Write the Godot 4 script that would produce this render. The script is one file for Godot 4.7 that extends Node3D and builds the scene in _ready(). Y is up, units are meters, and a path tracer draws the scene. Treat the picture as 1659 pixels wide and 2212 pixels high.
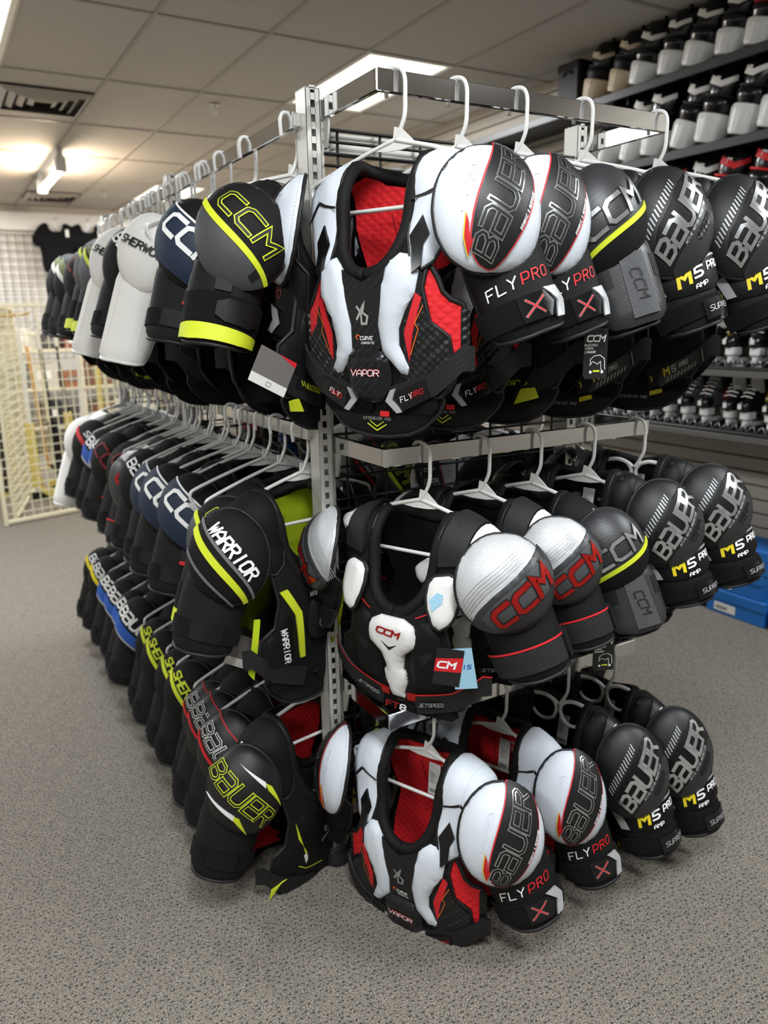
extends Node3D
# A sports shop: a slotted-post garment rack full of hockey shoulder pads.
# World: x runs along the end of the rack, y up, z towards the viewer; the origin is the foot of the rack's near left post.
# Pads and hangers are built in their own frame: origin at the top of the hook, x = wearer's left, y up, z = chest.

const CEIL := 3.1
const WALL_R := 2.95
const WALL_L := -5.5
const WALL_B := -9.6
const WALL_F := 5.2
const RACK_W := 0.865
const BAY := 1.22
var M := {}
var taken := {}
var rng := RandomNumberGenerator.new()

func _ready():
	rng.seed = 7
	set_camera()
	set_light()
	make_materials()
	build_room()
	build_rack()
	build_right_wall()
	build_back()
	build_hangers_and_pads()
	build_small()

func set_camera():
	var cam := Camera3D.new()
	cam.name = "camera"
	add_child(cam)
	var bx := Vector3(0.86435028, -0.0189686, 0.50253237)
	var by := Vector3(0.13757402, 0.97008754, -0.2000089)
	var bz := Vector3(-0.48370651, 0.24201315, 0.84110502)
	cam.transform = Transform3D(Basis(bx, by, bz).orthonormalized(), Vector3(-0.871, 1.6, 1.816))
	cam.fov = 67.19
	cam.keep_aspect = Camera3D.KEEP_HEIGHT
	cam.near = 0.05
	cam.far = 60.0
	var at := CameraAttributesPhysical.new()
	at.frustum_focal_length = 18.06
	at.exposure_aperture = 1.9
	at.frustum_focus_distance = 1.75
	cam.attributes = at
	cam.current = true

const PANEL_ENERGY := 8.0
func set_light():
	var we := WorldEnvironment.new()
	we.name = "world_environment"
	var e := Environment.new()
	e.background_mode = Environment.BG_SKY
	var sky := Sky.new()
	var ps := PhysicalSkyMaterial.new()
	ps.energy_multiplier = 4.0
	sky.sky_material = ps
	e.sky = sky
	e.tonemap_mode = Environment.TONE_MAPPER_LINEAR
	e.tonemap_exposure = 1.0
	e.sdfgi_enabled = true
	e.ssao_enabled = true
	e.ssil_enabled = true
	we.environment = e
	add_child(we)

func ceiling_panel_light(x: float, z: float, parent: Node3D):
	var l := AreaLight3D.new()
	l.name = "panel_light"
	l.area_size = Vector2(0.56, 1.17)
	l.area_normalize_energy = true
	l.light_energy = PANEL_ENERGY
	l.light_color = Color(0.97, 0.985, 1.0)
	l.area_range = 20.0
	l.area_attenuation = 2.0
	l.shadow_enabled = true
	parent.add_child(l, true)
	l.position = Vector3(0, -0.02, 0)
	l.rotation_degrees = Vector3(-90, 0, 0)

# ---------------------------------------------------------------- helpers
func hexc(s: String) -> Color:
	return Color.html(s)

var grain_tex: ImageTexture
var weave_tex: ImageTexture
var quilt_tex: ImageTexture
func noise_normal(freq: float, bump: float, size := 256, type := FastNoiseLite.TYPE_SIMPLEX, sd := 3) -> ImageTexture:
	var n := FastNoiseLite.new()
	n.seed = sd
	n.noise_type = type
	n.frequency = freq
	n.fractal_octaves = 3
	var im := n.get_seamless_image(size, size)
	im.convert(Image.FORMAT_RGBA8)
	im.bump_map_to_normal_map(bump)
	return ImageTexture.create_from_image(im)

func mt(key: String, hex: String, rough := 0.8, metal := 0.0, tex := "", tscale := 8.0, depth := 0.5) -> StandardMaterial3D:
	if M.has(key):
		return M[key]
	var m := StandardMaterial3D.new()
	m.resource_name = key
	m.albedo_color = hexc(hex)
	m.roughness = rough
	m.metallic = metal
	if tex == "grain" and metal == 0.0:
		m.metallic_specular = 0.35
	if tex != "":
		m.normal_enabled = true
		m.normal_texture = {"grain": grain_tex, "weave": weave_tex, "quilt": quilt_tex}[tex]
		m.normal_scale = depth
		m.uv1_triplanar = true
		m.uv1_scale = Vector3.ONE * tscale
	M[key] = m
	return m

func make_materials():
	grain_tex = noise_normal(0.06, 4.0)
	var wi := Image.create(64, 64, false, Image.FORMAT_RGBA8)
	for y in 64:
		for x in 64:
			var s := 0.5 + 0.25 * sin(x * TAU / 16.0) * cos(y * TAU / 16.0) + 0.25 * sin((x + y) * TAU / 32.0)
			wi.set_pixel(x, y, Color(s, s, s))
	wi.bump_map_to_normal_map(3.0)
	weave_tex = ImageTexture.create_from_image(wi)
	var qi := Image.create(128, 128, false, Image.FORMAT_RGBA8)
	for y in 128:
		for x in 128:
			var s2 := absf(sin((x + y) * TAU / 256.0 * 2.0)) * absf(sin((x - y) * TAU / 256.0 * 2.0))
			qi.set_pixel(x, y, Color(s2, s2, s2))
	qi.bump_map_to_normal_map(6.0)
	quilt_tex = ImageTexture.create_from_image(qi)
	mt("neoprene", "100f0f", 0.7, 0.0, "grain", 30.0, 0.35)
	mt("nylon", "0e0e0f", 0.52, 0.0, "grain", 22.0, 0.3)
	mt("velcro", "0d0d0e", 0.98, 0.0, "grain", 60.0, 0.8)
	mt("binding", "0e0e0f", 0.55)
	mt("elastic", "101011", 0.7, 0.0, "weave", 40.0, 0.5)
	mt("mesh_black", "141515", 0.45, 0.0, "weave", 14.0, 1.6)
	mt("charcoal", "434446", 0.55, 0.0, "weave", 60.0, 0.4)
	mt("gunmetal", "2d2e30", 0.42, 0.0, "weave", 60.0, 0.3)
	mt("carbon", "17191c", 0.25, 0.1, "weave", 24.0, 0.5)
	mt("gloss_black", "0f0f10", 0.22)
	mt("white_shell", "d6dde5", 0.5, 0.0, "weave", 60.0, 0.25)
	mt("white_vinyl", "e6e6e3", 0.42)
	mt("white_cloth", "e6e4de", 0.8, 0.0, "grain", 30.0, 0.3)
	mt("pearl", "c3c5c7", 0.4, 0.15, "weave", 55.0, 0.7)
	mt("red_liner", "d8161f", 0.75, 0.0, "quilt", 22.0, 0.7)
	mt("red_plain", "cf1a22", 0.6)
	mt("dark_red", "b01a1c", 0.32, 0.35)
	mt("lime", "d3e02a", 0.6)
	mt("lime_liner", "b7cc22", 0.8, 0.0, "grain", 30.0, 0.4)
	mt("yellow", "e8d21f", 0.55)
	mt("orange", "e0661c", 0.55)
	mt("silver_print", "d5d7d9", 0.22, 0.85)
	mt("silver_cloth", "b9babb", 0.45, 0.3)
	mt("white_print", "f2f2f0", 0.6)
	mt("black_print", "0c0c0d", 0.55)
	mt("grey_print", "6b6d70", 0.6)
	mt("navy", "14263d", 0.6, 0.0, "weave", 50.0, 0.4)
	mt("blue", "1d55b0", 0.6)
	mt("olive", "5f6a33", 0.7)
	mt("hanger", "e4e3df", 0.32)
	mt("hanger_cream", "ece6d8", 0.35)
	mt("post", "c3c2ba", 0.38, 0.45)
	mt("chrome", "dedede", 0.09, 1.0)
	mt("wire_black", "141414", 0.4)
	mt("caster", "1a1a1b", 0.6)
	mt("paper", "dfded9", 0.7)
	mt("card_black", "19191a", 0.5)
	mt("card_grey", "6f6a66", 0.5)
	mt("sky_tag", "4aa3d4", 0.5)
	mt("steel", "b9bcbf", 0.25, 0.9)
	mt("box_blue", "1668b4", 0.6)
	mt("card_brown", "b08a5e", 0.85)

func numbered(called: String) -> String:
	if not taken.has(called):
		taken[called] = 0
		return called
	taken[called] += 1
	return "%s_%03d" % [called, taken[called]]

func thing(called: String, label: String, category: String, tf := Transform3D.IDENTITY, group := "") -> Node3D:
	var o := Node3D.new()
	o.name = numbered(called)
	add_child(o)
	o.transform = tf
	meta(o, label, category, group)
	return o

func meta(o: Node, label: String, category: String, group := ""):
	o.set_meta("label", label)
	o.set_meta("category", category)
	if group != "":
		o.set_meta("group", group)

func part(parent: Node, called: String, mesh: Mesh, m: Material, tf := Transform3D.IDENTITY) -> MeshInstance3D:
	var o := MeshInstance3D.new()
	o.name = called
	o.mesh = mesh
	o.material_override = m
	parent.add_child(o, true)
	o.transform = tf
	return o

func copy_of(src: Node3D, called: String, label: String, tf: Transform3D, group := "") -> Node3D:
	var c: Node3D = src.duplicate()
	c.name = numbered(called)
	add_child(c)
	c.transform = tf
	c.set_meta("label", label)
	if group != "":
		c.set_meta("group", group)
	return c

# a mesh under construction; triangles are given counter-clockwise seen from outside
class MB:
	var v := PackedVector3Array()
	var ix := PackedInt32Array()
	func p(a: Vector3) -> int:
		v.append(a)
		return v.size() - 1
	func t(a: int, b: int, c: int):
		ix.append(a)
		ix.append(c)
		ix.append(b)
	func q(a: int, b: int, c: int, d: int):
		t(a, b, c)
		t(a, c, d)
	func face(a: Vector3, b: Vector3, c: Vector3, d: Vector3):
		q(p(a), p(b), p(c), p(d))
	func done() -> ArrayMesh:
		var n := PackedVector3Array()
		n.resize(v.size())
		for i in range(0, ix.size(), 3):
			var a := v[ix[i]]
			var f := (v[ix[i + 2]] - a).cross(v[ix[i + 1]] - a)
			n[ix[i]] += f
			n[ix[i + 1]] += f
			n[ix[i + 2]] += f
		for i in n.size():
			n[i] = n[i].normalized() if n[i].length_squared() > 1e-24 else Vector3.UP
		var arr := []
		arr.resize(Mesh.ARRAY_MAX)
		arr[Mesh.ARRAY_VERTEX] = v
		arr[Mesh.ARRAY_NORMAL] = n
		arr[Mesh.ARRAY_INDEX] = ix
		var m := ArrayMesh.new()
		if ix.size() > 0:
			m.add_surface_from_arrays(Mesh.PRIMITIVE_TRIANGLES, arr)
		return m

# box with chamfered edges
func abox(mb: MB, c: Vector3, s: Vector3, b := Basis.IDENTITY, ch := 0.0):
	var h := s * 0.5
	if ch <= 0.0:
		for ax in 3:
			for sg in [-1.0, 1.0]:
				var n := Vector3.ZERO
				n[ax] = sg
				var u := Vector3.ZERO
				u[(ax + 1) % 3] = 1.0
				var w := n.cross(u)
				var q := [-u - w, u - w, u + w, -u + w]
				var f := []
				for e in q:
					f.append(c + b * ((n + e) * h))
				mb.face(f[0], f[1], f[2], f[3])
		return
	ch = minf(ch, minf(h.x, minf(h.y, h.z)) * 0.9)
	for ax in 3:
		for sg in [-1.0, 1.0]:
			var n := Vector3.ZERO
			n[ax] = sg
			var u := Vector3.ZERO
			u[(ax + 1) % 3] = 1.0
			var w := n.cross(u)
			var f := []
			for e in [-u - w, u - w, u + w, -u + w]:
				f.append(c + b * (n * h + e * (h - Vector3.ONE * ch)))
			mb.face(f[0], f[1], f[2], f[3])
	for ax in 3:
		for s1 in [-1.0, 1.0]:
			for s2 in [-1.0, 1.0]:
				var i := (ax + 1) % 3
				var j := (ax + 2) % 3
				var f := []
				for k in [[-1.0, 0], [1.0, 0], [1.0, 1], [-1.0, 1]]:
					var pt := Vector3.ZERO
					pt[ax] = k[0] * (h[ax] - ch)
					pt[i] = s1 * (h[i] - (0.0 if k[1] == 0 else ch))
					pt[j] = s2 * (h[j] - (ch if k[1] == 0 else 0.0))
					f.append(c + b * pt)
				if s1 * s2 > 0:
					mb.face(f[3], f[2], f[1], f[0])
				else:
					mb.face(f[0], f[1], f[2], f[3])
	for s0 in [-1.0, 1.0]:
		for s1 in [-1.0, 1.0]:
			for s2 in [-1.0, 1.0]:
				var sv := Vector3(s0, s1, s2)
				var a := mb.p(c + b * (sv * (h - Vector3(0, ch, ch))))
				var d := mb.p(c + b * (sv * (h - Vector3(ch, 0, ch))))
				var e := mb.p(c + b * (sv * (h - Vector3(ch, ch, 0))))
				if s0 * s1 * s2 > 0:
					mb.t(a, d, e)
				else:
					mb.t(a, e, d)

var box_cache := {}
func box_mesh(s: Vector3, ch := 0.0) -> ArrayMesh:
	var k := "%s %f" % [s, ch]
	if not box_cache.has(k):
		var mb := MB.new()
		abox(mb, Vector3.ZERO, s, Basis.IDENTITY, ch)
		box_cache[k] = mb.done()
	return box_cache[k]

func at3(x: float, y: float, z: float) -> Transform3D:
	return Transform3D(Basis.IDENTITY, Vector3(x, y, z))

# round bar along points
func tube(mb: MB, pts: PackedVector3Array, r: float, sides := 8, closed := false, radii := []):
	var n := pts.size()
	if n < 2:
		return
	var t0 := (pts[1] - pts[0]).normalized()
	var nrm := t0.cross(Vector3.UP if absf(t0.y) < 0.9 else Vector3.RIGHT).normalized()
	var start := mb.v.size()
	for i in n:
		var d: Vector3
		if closed:
			d = pts[(i + 1) % n] - pts[(i + n - 1) % n]
		elif i == 0:
			d = pts[1] - pts[0]
		elif i == n - 1:
			d = pts[n - 1] - pts[n - 2]
		else:
			d = pts[i + 1] - pts[i - 1]
		d = d.normalized()
		nrm = (nrm - d * nrm.dot(d)).normalized()
		var bn := d.cross(nrm)
		var rr: float = r if radii.is_empty() else radii[i]
		for k in sides:
			var a := TAU * k / sides
			mb.p(pts[i] + (nrm * cos(a) + bn * sin(a)) * rr)
	for i in (n if closed else n - 1):
		var i2 := (i + 1) % n
		for k in sides:
			var k2 := (k + 1) % sides
			mb.q(start + i * sides + k, start + i * sides + k2, start + i2 * sides + k2, start + i2 * sides + k)
	if not closed:
		for e in [0, n - 1]:
			var c := mb.p(pts[e])
			for k in sides:
				var k2 := (k + 1) % sides
				if e == 0:
					mb.t(c, start + k2, start + k)
				else:
					mb.t(c, start + e * sides + k, start + e * sides + k2)

# solid of revolution about y: profile of (radius, y) from top to bottom
func lathe(mb: MB, prof: Array, o := Vector3.ZERO, sides := 16, b := Basis.IDENTITY):
	var st := mb.v.size()
	for q in prof:
		for k in sides:
			var a := TAU * k / sides
			mb.p(o + b * Vector3(cos(a) * q[0], q[1], sin(a) * q[0]))
	for i in prof.size() - 1:
		for k in sides:
			var k2 := (k + 1) % sides
			mb.q(st + i * sides + k, st + i * sides + k2, st + (i + 1) * sides + k2, st + (i + 1) * sides + k)

func smooth_path(ctrl: Array, per := 6) -> PackedVector3Array:
	var out := PackedVector3Array()
	var n := ctrl.size()
	for i in n - 1:
		var a: Vector3 = ctrl[maxi(i - 1, 0)]
		var b: Vector3 = ctrl[i]
		var c: Vector3 = ctrl[i + 1]
		var d: Vector3 = ctrl[mini(i + 2, n - 1)]
		for k in per:
			out.append(b.cubic_interpolate(c, a, d, float(k) / per))
	out.append(ctrl[n - 1])
	return out

# loft of closed rings (equal counts), capped at both ends
func loft(mb: MB, rings: Array, cap := true):
	var st := mb.v.size()
	var k: int = rings[0].size()
	for r in rings:
		for q in r:
			mb.p(q)
	for i in rings.size() - 1:
		for j in k:
			var j2 := (j + 1) % k
			mb.q(st + i * k + j, st + i * k + j2, st + (i + 1) * k + j2, st + (i + 1) * k + j)
	if cap:
		for e in [0, rings.size() - 1]:
			var c := Vector3.ZERO
			for q in rings[e]:
				c += q
			var ci := mb.p(c / k)
			for j in k:
				var j2 := (j + 1) % k
				var a := mb.p(rings[e][j])
				var b := mb.p(rings[e][j2])
				if e == 0:
					mb.t(ci, b, a)
				else:
					mb.t(ci, a, b)

# ---------------------------------------------------------------- curved sheets
# A map turns a point of a flat sewing pattern (metres) and a height above it into space.
class SMap:
	func at(q: Vector2, h: float) -> Vector3:
		return Vector3(q.x, q.y, h)

class FrameMap extends SMap:
	var tf := Transform3D.IDENTITY
	func at(q: Vector2, h: float) -> Vector3:
		return tf * Vector3(q.x, q.y, h)

class CapMap extends SMap:
	var c := Vector3.ZERO
	var ea := Vector3.RIGHT
	var eb := Vector3.UP
	var en := Vector3.BACK
	var ra := 0.11
	var rb := 0.15
	var rn := 0.11
	func at(q: Vector2, h: float) -> Vector3:
		var al := q.x / ra
		var be := q.y / rb
		var d := Vector3(sin(al) * cos(be), sin(be), cos(al) * cos(be))
		var n := (ea * (d.x / ra) + eb * (d.y / rb) + en * (d.z / rn)).normalized()
		return c + ea * (ra * d.x) + eb * (rb * d.y) + en * (rn * d.z) + n * h

class ArmMap extends SMap:
	var c := Vector3.ZERO
	var ea := Vector3.RIGHT
	var eb := Vector3.UP
	var en := Vector3.BACK
	var r := 0.085
	var flare := 0.0
	var oval := 1.15
	func at(q: Vector2, h: float) -> Vector3:
		var an := q.x / r
		var rr := r * (1.0 - flare * q.y) + h
		return c + eb * q.y + (en * cos(an) + ea * sin(an) * oval) * rr

class TorsoMap extends SMap:
	var side := 1.0      # 1 chest, -1 back
	var wrap := 0.21
	var top := 0.068
	var depth := 0.045
	func base(q: Vector2) -> Vector3:
		var ys := -0.14 - 0.22 * absf(q.x) - 0.5 * q.x * q.x
		var vr := ys + (PI / 2.0 - 1.0) * top
		var s := vr - q.y
		var z: float
		var y: float
		var sg := 1.0 if s >= 0.0 else -1.0
		var sa := absf(s)
		if sa < top * PI / 2.0:
			z = top * sin(sa / top)
			y = ys - top * (1.0 - cos(sa / top))
		else:
			var e := sa - top * PI / 2.0
			z = top + depth * smoothstep(0.0, 0.2, e) - 0.03 * smoothstep(0.22, 0.5, e)
			y = ys - top - e
		var th := q.x / wrap
		return Vector3(side * wrap * sin(th), y, side * sg * z * (0.25 + 0.75 * cos(th)))
	func at(q: Vector2, h: float) -> Vector3:
		var b := base(q)
		if h == 0.0:
			return b
		var du := base(q + Vector2(0.004, 0)) - base(q - Vector2(0.004, 0))
		var dv := base(q + Vector2(0, 0.004)) - base(q - Vector2(0, 0.004))
		return b + du.cross(dv).normalized() * h

func ccw(poly: PackedVector2Array) -> PackedVector2Array:
	if Geometry2D.is_polygon_clockwise(poly):
		poly = poly.duplicate()
		poly.reverse()
	return poly

func mirrored(half: Array) -> PackedVector2Array:
	var o := PackedVector2Array()
	for a in half:
		o.append(Vector2(a[0], a[1]))
	for i in range(half.size() - 1, -1, -1):
		if absf(half[i][0]) > 0.0005:
			o.append(Vector2(-half[i][0], half[i][1]))
	return o

func pv(a: Array, sx := 1.0) -> PackedVector2Array:
	var o := PackedVector2Array()
	for e in a:
		o.append(Vector2(e[0] * sx, e[1]))
	return o

# round the corners of a polygon by corner cutting
func soften(poly: PackedVector2Array, times := 2) -> PackedVector2Array:
	for k in times:
		var o := PackedVector2Array()
		var n := poly.size()
		for i in n:
			var a := poly[i]
			var b := poly[(i + 1) % n]
			o.append(a.lerp(b, 0.22))
			o.append(a.lerp(b, 0.78))
		poly = o
	return poly

func edge_dist(q: Vector2, poly: PackedVector2Array) -> float:
	var best := 1e9
	var n := poly.size()
	for i in n:
		var c := Geometry2D.get_closest_point_to_segment(q, poly[i], poly[(i + 1) % n])
		best = minf(best, c.distance_squared_to(q))
	return sqrt(best)

# padded panel cut after a flat pattern: surface at height h1, skirt down to h0, softly puffed towards the middle
func sheet(mb: MB, poly_in: PackedVector2Array, map: SMap, h0: float, h1: float, cell := 0.018, puff := 0.0, back := false):
	var poly := ccw(poly_in)
	var lo := poly[0]
	var hi := poly[0]
	for q in poly:
		lo = lo.min(q)
		hi = hi.max(q)
	var seen := {}
	var pts := PackedVector2Array()
	var tris := PackedInt32Array()
	var nx := maxi(1, ceili((hi.x - lo.x) / cell))
	var ny := maxi(1, ceili((hi.y - lo.y) / cell))
	var cs := Vector2((hi.x - lo.x) / nx, (hi.y - lo.y) / ny)
	for iy in ny:
		for ixx in nx:
			var a := lo + Vector2(ixx, iy) * cs
			var r := PackedVector2Array([a, a + Vector2(cs.x, 0), a + cs, a + Vector2(0, cs.y)])
			for piece in Geometry2D.intersect_polygons(poly, r):
				if Geometry2D.is_polygon_clockwise(piece):
					continue
				var tr := Geometry2D.triangulate_polygon(piece)
				for k in range(0, tr.size(), 3):
					var tri := [piece[tr[k]], piece[tr[k + 1]], piece[tr[k + 2]]]
					if (tri[1] - tri[0]).cross(tri[2] - tri[0]) < 0.0:
						tri.reverse()
					for w in tri:
						var key := Vector2i((w * 30000.0).round())
						if not seen.has(key):
							seen[key] = pts.size()
							pts.append(w)
						tris.append(seen[key])
	var st := mb.v.size()
	for w in pts:
		var h := h1
		if puff > 0.0:
			var d := clampf(edge_dist(w, poly) / puff, 0.0, 1.0)
			h = h0 + (h1 - h0) * (0.35 + 0.65 * sqrt(1.0 - (1.0 - d) * (1.0 - d)))
		mb.p(map.at(w, h))
	for k in range(0, tris.size(), 3):
		mb.t(st + tris[k], st + tris[k + 1], st + tris[k + 2])
	if back:
		var sb := mb.v.size()
		for w in pts:
			mb.p(map.at(w, h0))
		for k in range(0, tris.size(), 3):
			mb.t(sb + tris[k], sb + tris[k + 2], sb + tris[k + 1])
	var he := h1 if puff <= 0.0 else h0 + (h1 - h0) * 0.35
	if absf(he - h0) > 0.0004:
		var edge := resample(poly, cell, true)
		var n := edge.size()
		var s0 := mb.v.size()
		for w in edge:
			mb.p(map.at(w, h0))
			mb.p(map.at(w, he))
		for i in n:
			var j := (i + 1) % n
			mb.q(s0 + i * 2, s0 + j * 2, s0 + j * 2 + 1, s0 + i * 2 + 1)

func resample(poly: PackedVector2Array, step: float, closed: bool) -> PackedVector2Array:
	var o := PackedVector2Array()
	var n := poly.size()
	for i in (n if closed else n - 1):
		var a := poly[i]
		var b := poly[(i + 1) % n]
		var k := maxi(1, ceili(a.distance_to(b) / step))
		for j in k:
			o.append(a.lerp(b, float(j) / k))
	if not closed:
		o.append(poly[n - 1])
	return o

# cord along an outline of the pattern
func piping(mb: MB, poly: PackedVector2Array, map: SMap, h: float, r: float, closed := true, sides := 6):
	var e := resample(poly, 0.016, closed)
	var pts := PackedVector3Array()
	for w in e:
		pts.append(map.at(w, h))
	tube(mb, pts, r, sides, closed)

# printed or stitched line along the pattern
func ribbon(mb: MB, line: PackedVector2Array, w: float, map: SMap, h: float, square := true):
	var pts := resample(line, 0.012, false)
	var n := pts.size()
	if n < 2:
		return
	if square:
		var d0 := (pts[0] - pts[1]).normalized()
		var d1 := (pts[n - 1] - pts[n - 2]).normalized()
		pts[0] += d0 * w * 0.5
		pts[n - 1] += d1 * w * 0.5
	var st := mb.v.size()
	for i in n:
		var a := (pts[i] - pts[maxi(i - 1, 0)]).normalized()
		var b := (pts[mini(i + 1, n - 1)] - pts[i]).normalized()
		if i == 0:
			a = b
		if i == n - 1:
			b = a
		var t := (a + b).normalized()
		if t == Vector2.ZERO:
			t = a
		var nn := Vector2(-t.y, t.x)
		var k := clampf(nn.dot(Vector2(-a.y, a.x)), 0.45, 1.0)
		var off := nn * (w * 0.5 / k)
		mb.p(map.at(pts[i] - off, h))
		mb.p(map.at(pts[i] + off, h))
	for i in n - 1:
		mb.q(st + i * 2, st + i * 2 + 2, st + i * 2 + 3, st + i * 2 + 1)

# stroke letters on a 4 x 6 grid; lower-case a and e are the rounded box forms of the wordmark
const GLYPH := {
	"A": "00 04 26 44 40|0242", "B": "00 06 36 45 44 33 42 41 30 00|0333", "C": "46 16 05 01 10 40", "D": "00 06 26 44 42 20 00",
	"E": "46 06 00 40|0333", "F": "46 06 00|0333", "G": "46 16 05 01 10 40 43 23", "H": "00 06|0343|4640", "I": "20 26", "J": "01 10 30 41 46",
	"K": "00 06|46 03 40", "L": "06 00 40", "M": "00 06 23 46 40", "N": "00 06 40 46", "O": "10 01 05 16 36 45 41 30 10", "P": "00 06 36 45 43 32 02",
	"Q": "10 01 05 16 36 45 41 30 10|3240", "R": "00 06 36 45 44 33 03|2340", "S": "46 16 05 04 13 33 42 41 30 00", "T": "06 46|2620", "U": "06 01 10 30 41 46",
	"V": "06 20 46", "W": "06 10 24 30 46", "X": "00 46|0640", "Y": "06 23 46|2320", "Z": "06 46 00 40",
	"a": "06 36 45 40 00 03 43", "e": "40 00 06 46 43 03", "0": "10 01 05 16 36 45 41 30 10", "1": "20 26 15", "2": "06 36 45 44 00 40", "3": "06 46 23 33 42 41 30 00",
	"4": "30 36 02 42", "5": "46 06 03 33 42 41 30 00", "6": "46 06 00 40 43 03", "7": "06 46 10", "8": "13 04 05 16 36 45 44 33 13 02 01 10 30 41 42 33", "9": "00 40 46 06 03 43", "+": "13 33|2224", "-": "13 33", ".": "20 21", "/": "00 46"}

func strokes_of(ch: String) -> Array:
	var out := []
	for s in String(GLYPH.get(ch, "")).split("|"):
		var digits := s.replace(" ", "")
		var line := PackedVector2Array()
		for i in range(0, digits.length() - 1, 2):
			line.append(Vector2(int(digits[i]) / 4.0, int(digits[i + 1]) / 6.0))
		if line.size() > 1:
			out.append(line)
	return out

# lettering centred on o, running along the angle
func text(mb: MB, s: String, o: Vector2, ang: float, hgt: float, map: SMap, h: float, w: float, aspect := 0.62, slant := 0.2, gap := 0.34):
	var adv := hgt * aspect * (1.0 + gap)
	var total := adv * s.length() - hgt * aspect * gap
	var x := -total * 0.5
	for i in s.length():
		for line in strokes_of(s[i]):
			var l2 := PackedVector2Array()
			for q in line:
				var yy: float = (q.y - 0.5) * hgt
				l2.append(o + Vector2(x + q.x * hgt * aspect + yy * slant, yy).rotated(ang))
			ribbon(mb, l2, w, map, h)
		x += adv

func text_mesh(s: String, o: Vector2, ang: float, hgt: float, map: SMap, h: float, w: float, aspect := 0.62, slant := 0.2, gap := 0.34) -> ArrayMesh:
	var mb := MB.new()
	text(mb, s, o, ang, hgt, map, h, w, aspect, slant, gap)
	return mb.done()
func sheet_mesh(poly: PackedVector2Array, map: SMap, h0: float, h1: float, cell := 0.018, puff := 0.0, back := false) -> ArrayMesh:
	var mb := MB.new()
	sheet(mb, poly, map, h0, h1, cell, puff, back)
	return mb.done()
func piping_mesh(poly: PackedVector2Array, map: SMap, h: float, r: float, closed := true) -> ArrayMesh:
	var mb := MB.new()
	piping(mb, poly, map, h, r, closed)
	return mb.done()
func tube_mesh(pts: PackedVector3Array, r: float, sides := 8, closed := false) -> ArrayMesh:
	var mb := MB.new()
	tube(mb, pts, r, sides, closed)
	return mb.done()

# ---------------------------------------------------------------- the room
func struct(o: Node):
	o.set_meta("kind", "structure")

func carpet_material() -> StandardMaterial3D:
	var sz := 640
	var im := Image.create(sz, sz, false, Image.FORMAT_RGBA8)
	var r := RandomNumberGenerator.new()
	r.seed = 11
	var n1 := FastNoiseLite.new()
	n1.seed = 5
	n1.frequency = 0.16
	n1.fractal_octaves = 2
	var soft := n1.get_seamless_image(sz, sz)
	var n2 := FastNoiseLite.new()
	n2.seed = 9
	n2.frequency = 0.02
	var wide := n2.get_seamless_image(sz, sz)
	var hi := Image.create(sz, sz, false, Image.FORMAT_RGBA8)
	for y in sz:
		for x in sz:
			var a := soft.get_pixel(x, y).r + (r.randf() - 0.5) * 0.55
			var b := wide.get_pixel(x, y).r
			var k := clampf(0.46 + (a - 0.5) * 0.42 + (b - 0.5) * 0.05, 0.0, 1.0)
			im.set_pixel(x, y, Color(k * 1.04, k * 0.985, k * 0.9))
			hi.set_pixel(x, y, Color(a, a, a))
	# darker loops scattered in rough rows
	var nc := 36
	var cs := float(sz) / nc
	for j in nc:
		for i in nc:
			if r.randf() < 0.12:
				continue
			var c := Vector2((i + 0.5 * (j % 2) + r.randf_range(-0.3, 0.3)) * cs, (j + r.randf_range(-0.28, 0.28)) * cs)
			var l := r.randf_range(3.0, 6.6)
			var w := r.randf_range(2.0, 3.6)
			var an := r.randf_range(-0.6, 0.6)
			for yy in range(-7, 8):
				for xx in range(-7, 8):
					var d := Vector2(xx, yy).rotated(an)
					if absf(d.x) / l + absf(d.y) / w < 1.15 + r.randf_range(-0.35, 0.2):
						var px := posmod(int(c.x) + xx, sz)
						var py := posmod(int(c.y) + yy, sz)
						var o := im.get_pixel(px, py)
						im.set_pixel(px, py, Color(o.r * 0.5, o.g * 0.5, o.b * 0.52))
						hi.set_pixel(px, py, Color(0.15, 0.15, 0.15))
	hi.bump_map_to_normal_map(2.5)
	var m := StandardMaterial3D.new()
	m.albedo_texture = ImageTexture.create_from_image(im)
	m.albedo_color = Color(1.0, 1.0, 1.0)
	m.normal_enabled = true
	m.normal_texture = ImageTexture.create_from_image(hi)
	m.normal_scale = 0.7
	m.roughness = 0.97
	m.uv1_triplanar = true
	m.uv1_world_triplanar = true
	m.uv1_scale = Vector3.ONE * 1.75
	return m

func tile_material() -> StandardMaterial3D:
	var sz := 512
	var im := Image.create(sz, sz, false, Image.FORMAT_RGBA8)
	var r := RandomNumberGenerator.new()
	r.seed = 21
	for y in sz:
		for x in sz:
			var k := 0.77 + r.randf_range(-0.02, 0.02)
			im.set_pixel(x, y, Color(k, k * 0.975, k * 0.94))
	for i in 700:
		var c := Vector2i(r.randi_range(2, sz - 3), r.randi_range(2, sz - 3))
		var k := 0.88 if r.randf() < 0.35 else 0.66
		for d in r.randi_range(1, 4):
			im.set_pixel(c.x + r.randi_range(-1, 1), c.y + r.randi_range(-1, 1), Color(k, k * 0.975, k * 0.94))
	var m := StandardMaterial3D.new()
	m.albedo_texture = ImageTexture.create_from_image(im)
	m.roughness = 0.95
	m.uv1_triplanar = true
	m.uv1_world_triplanar = true
	m.uv1_scale = Vector3.ONE * 1.64
	return m

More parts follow.
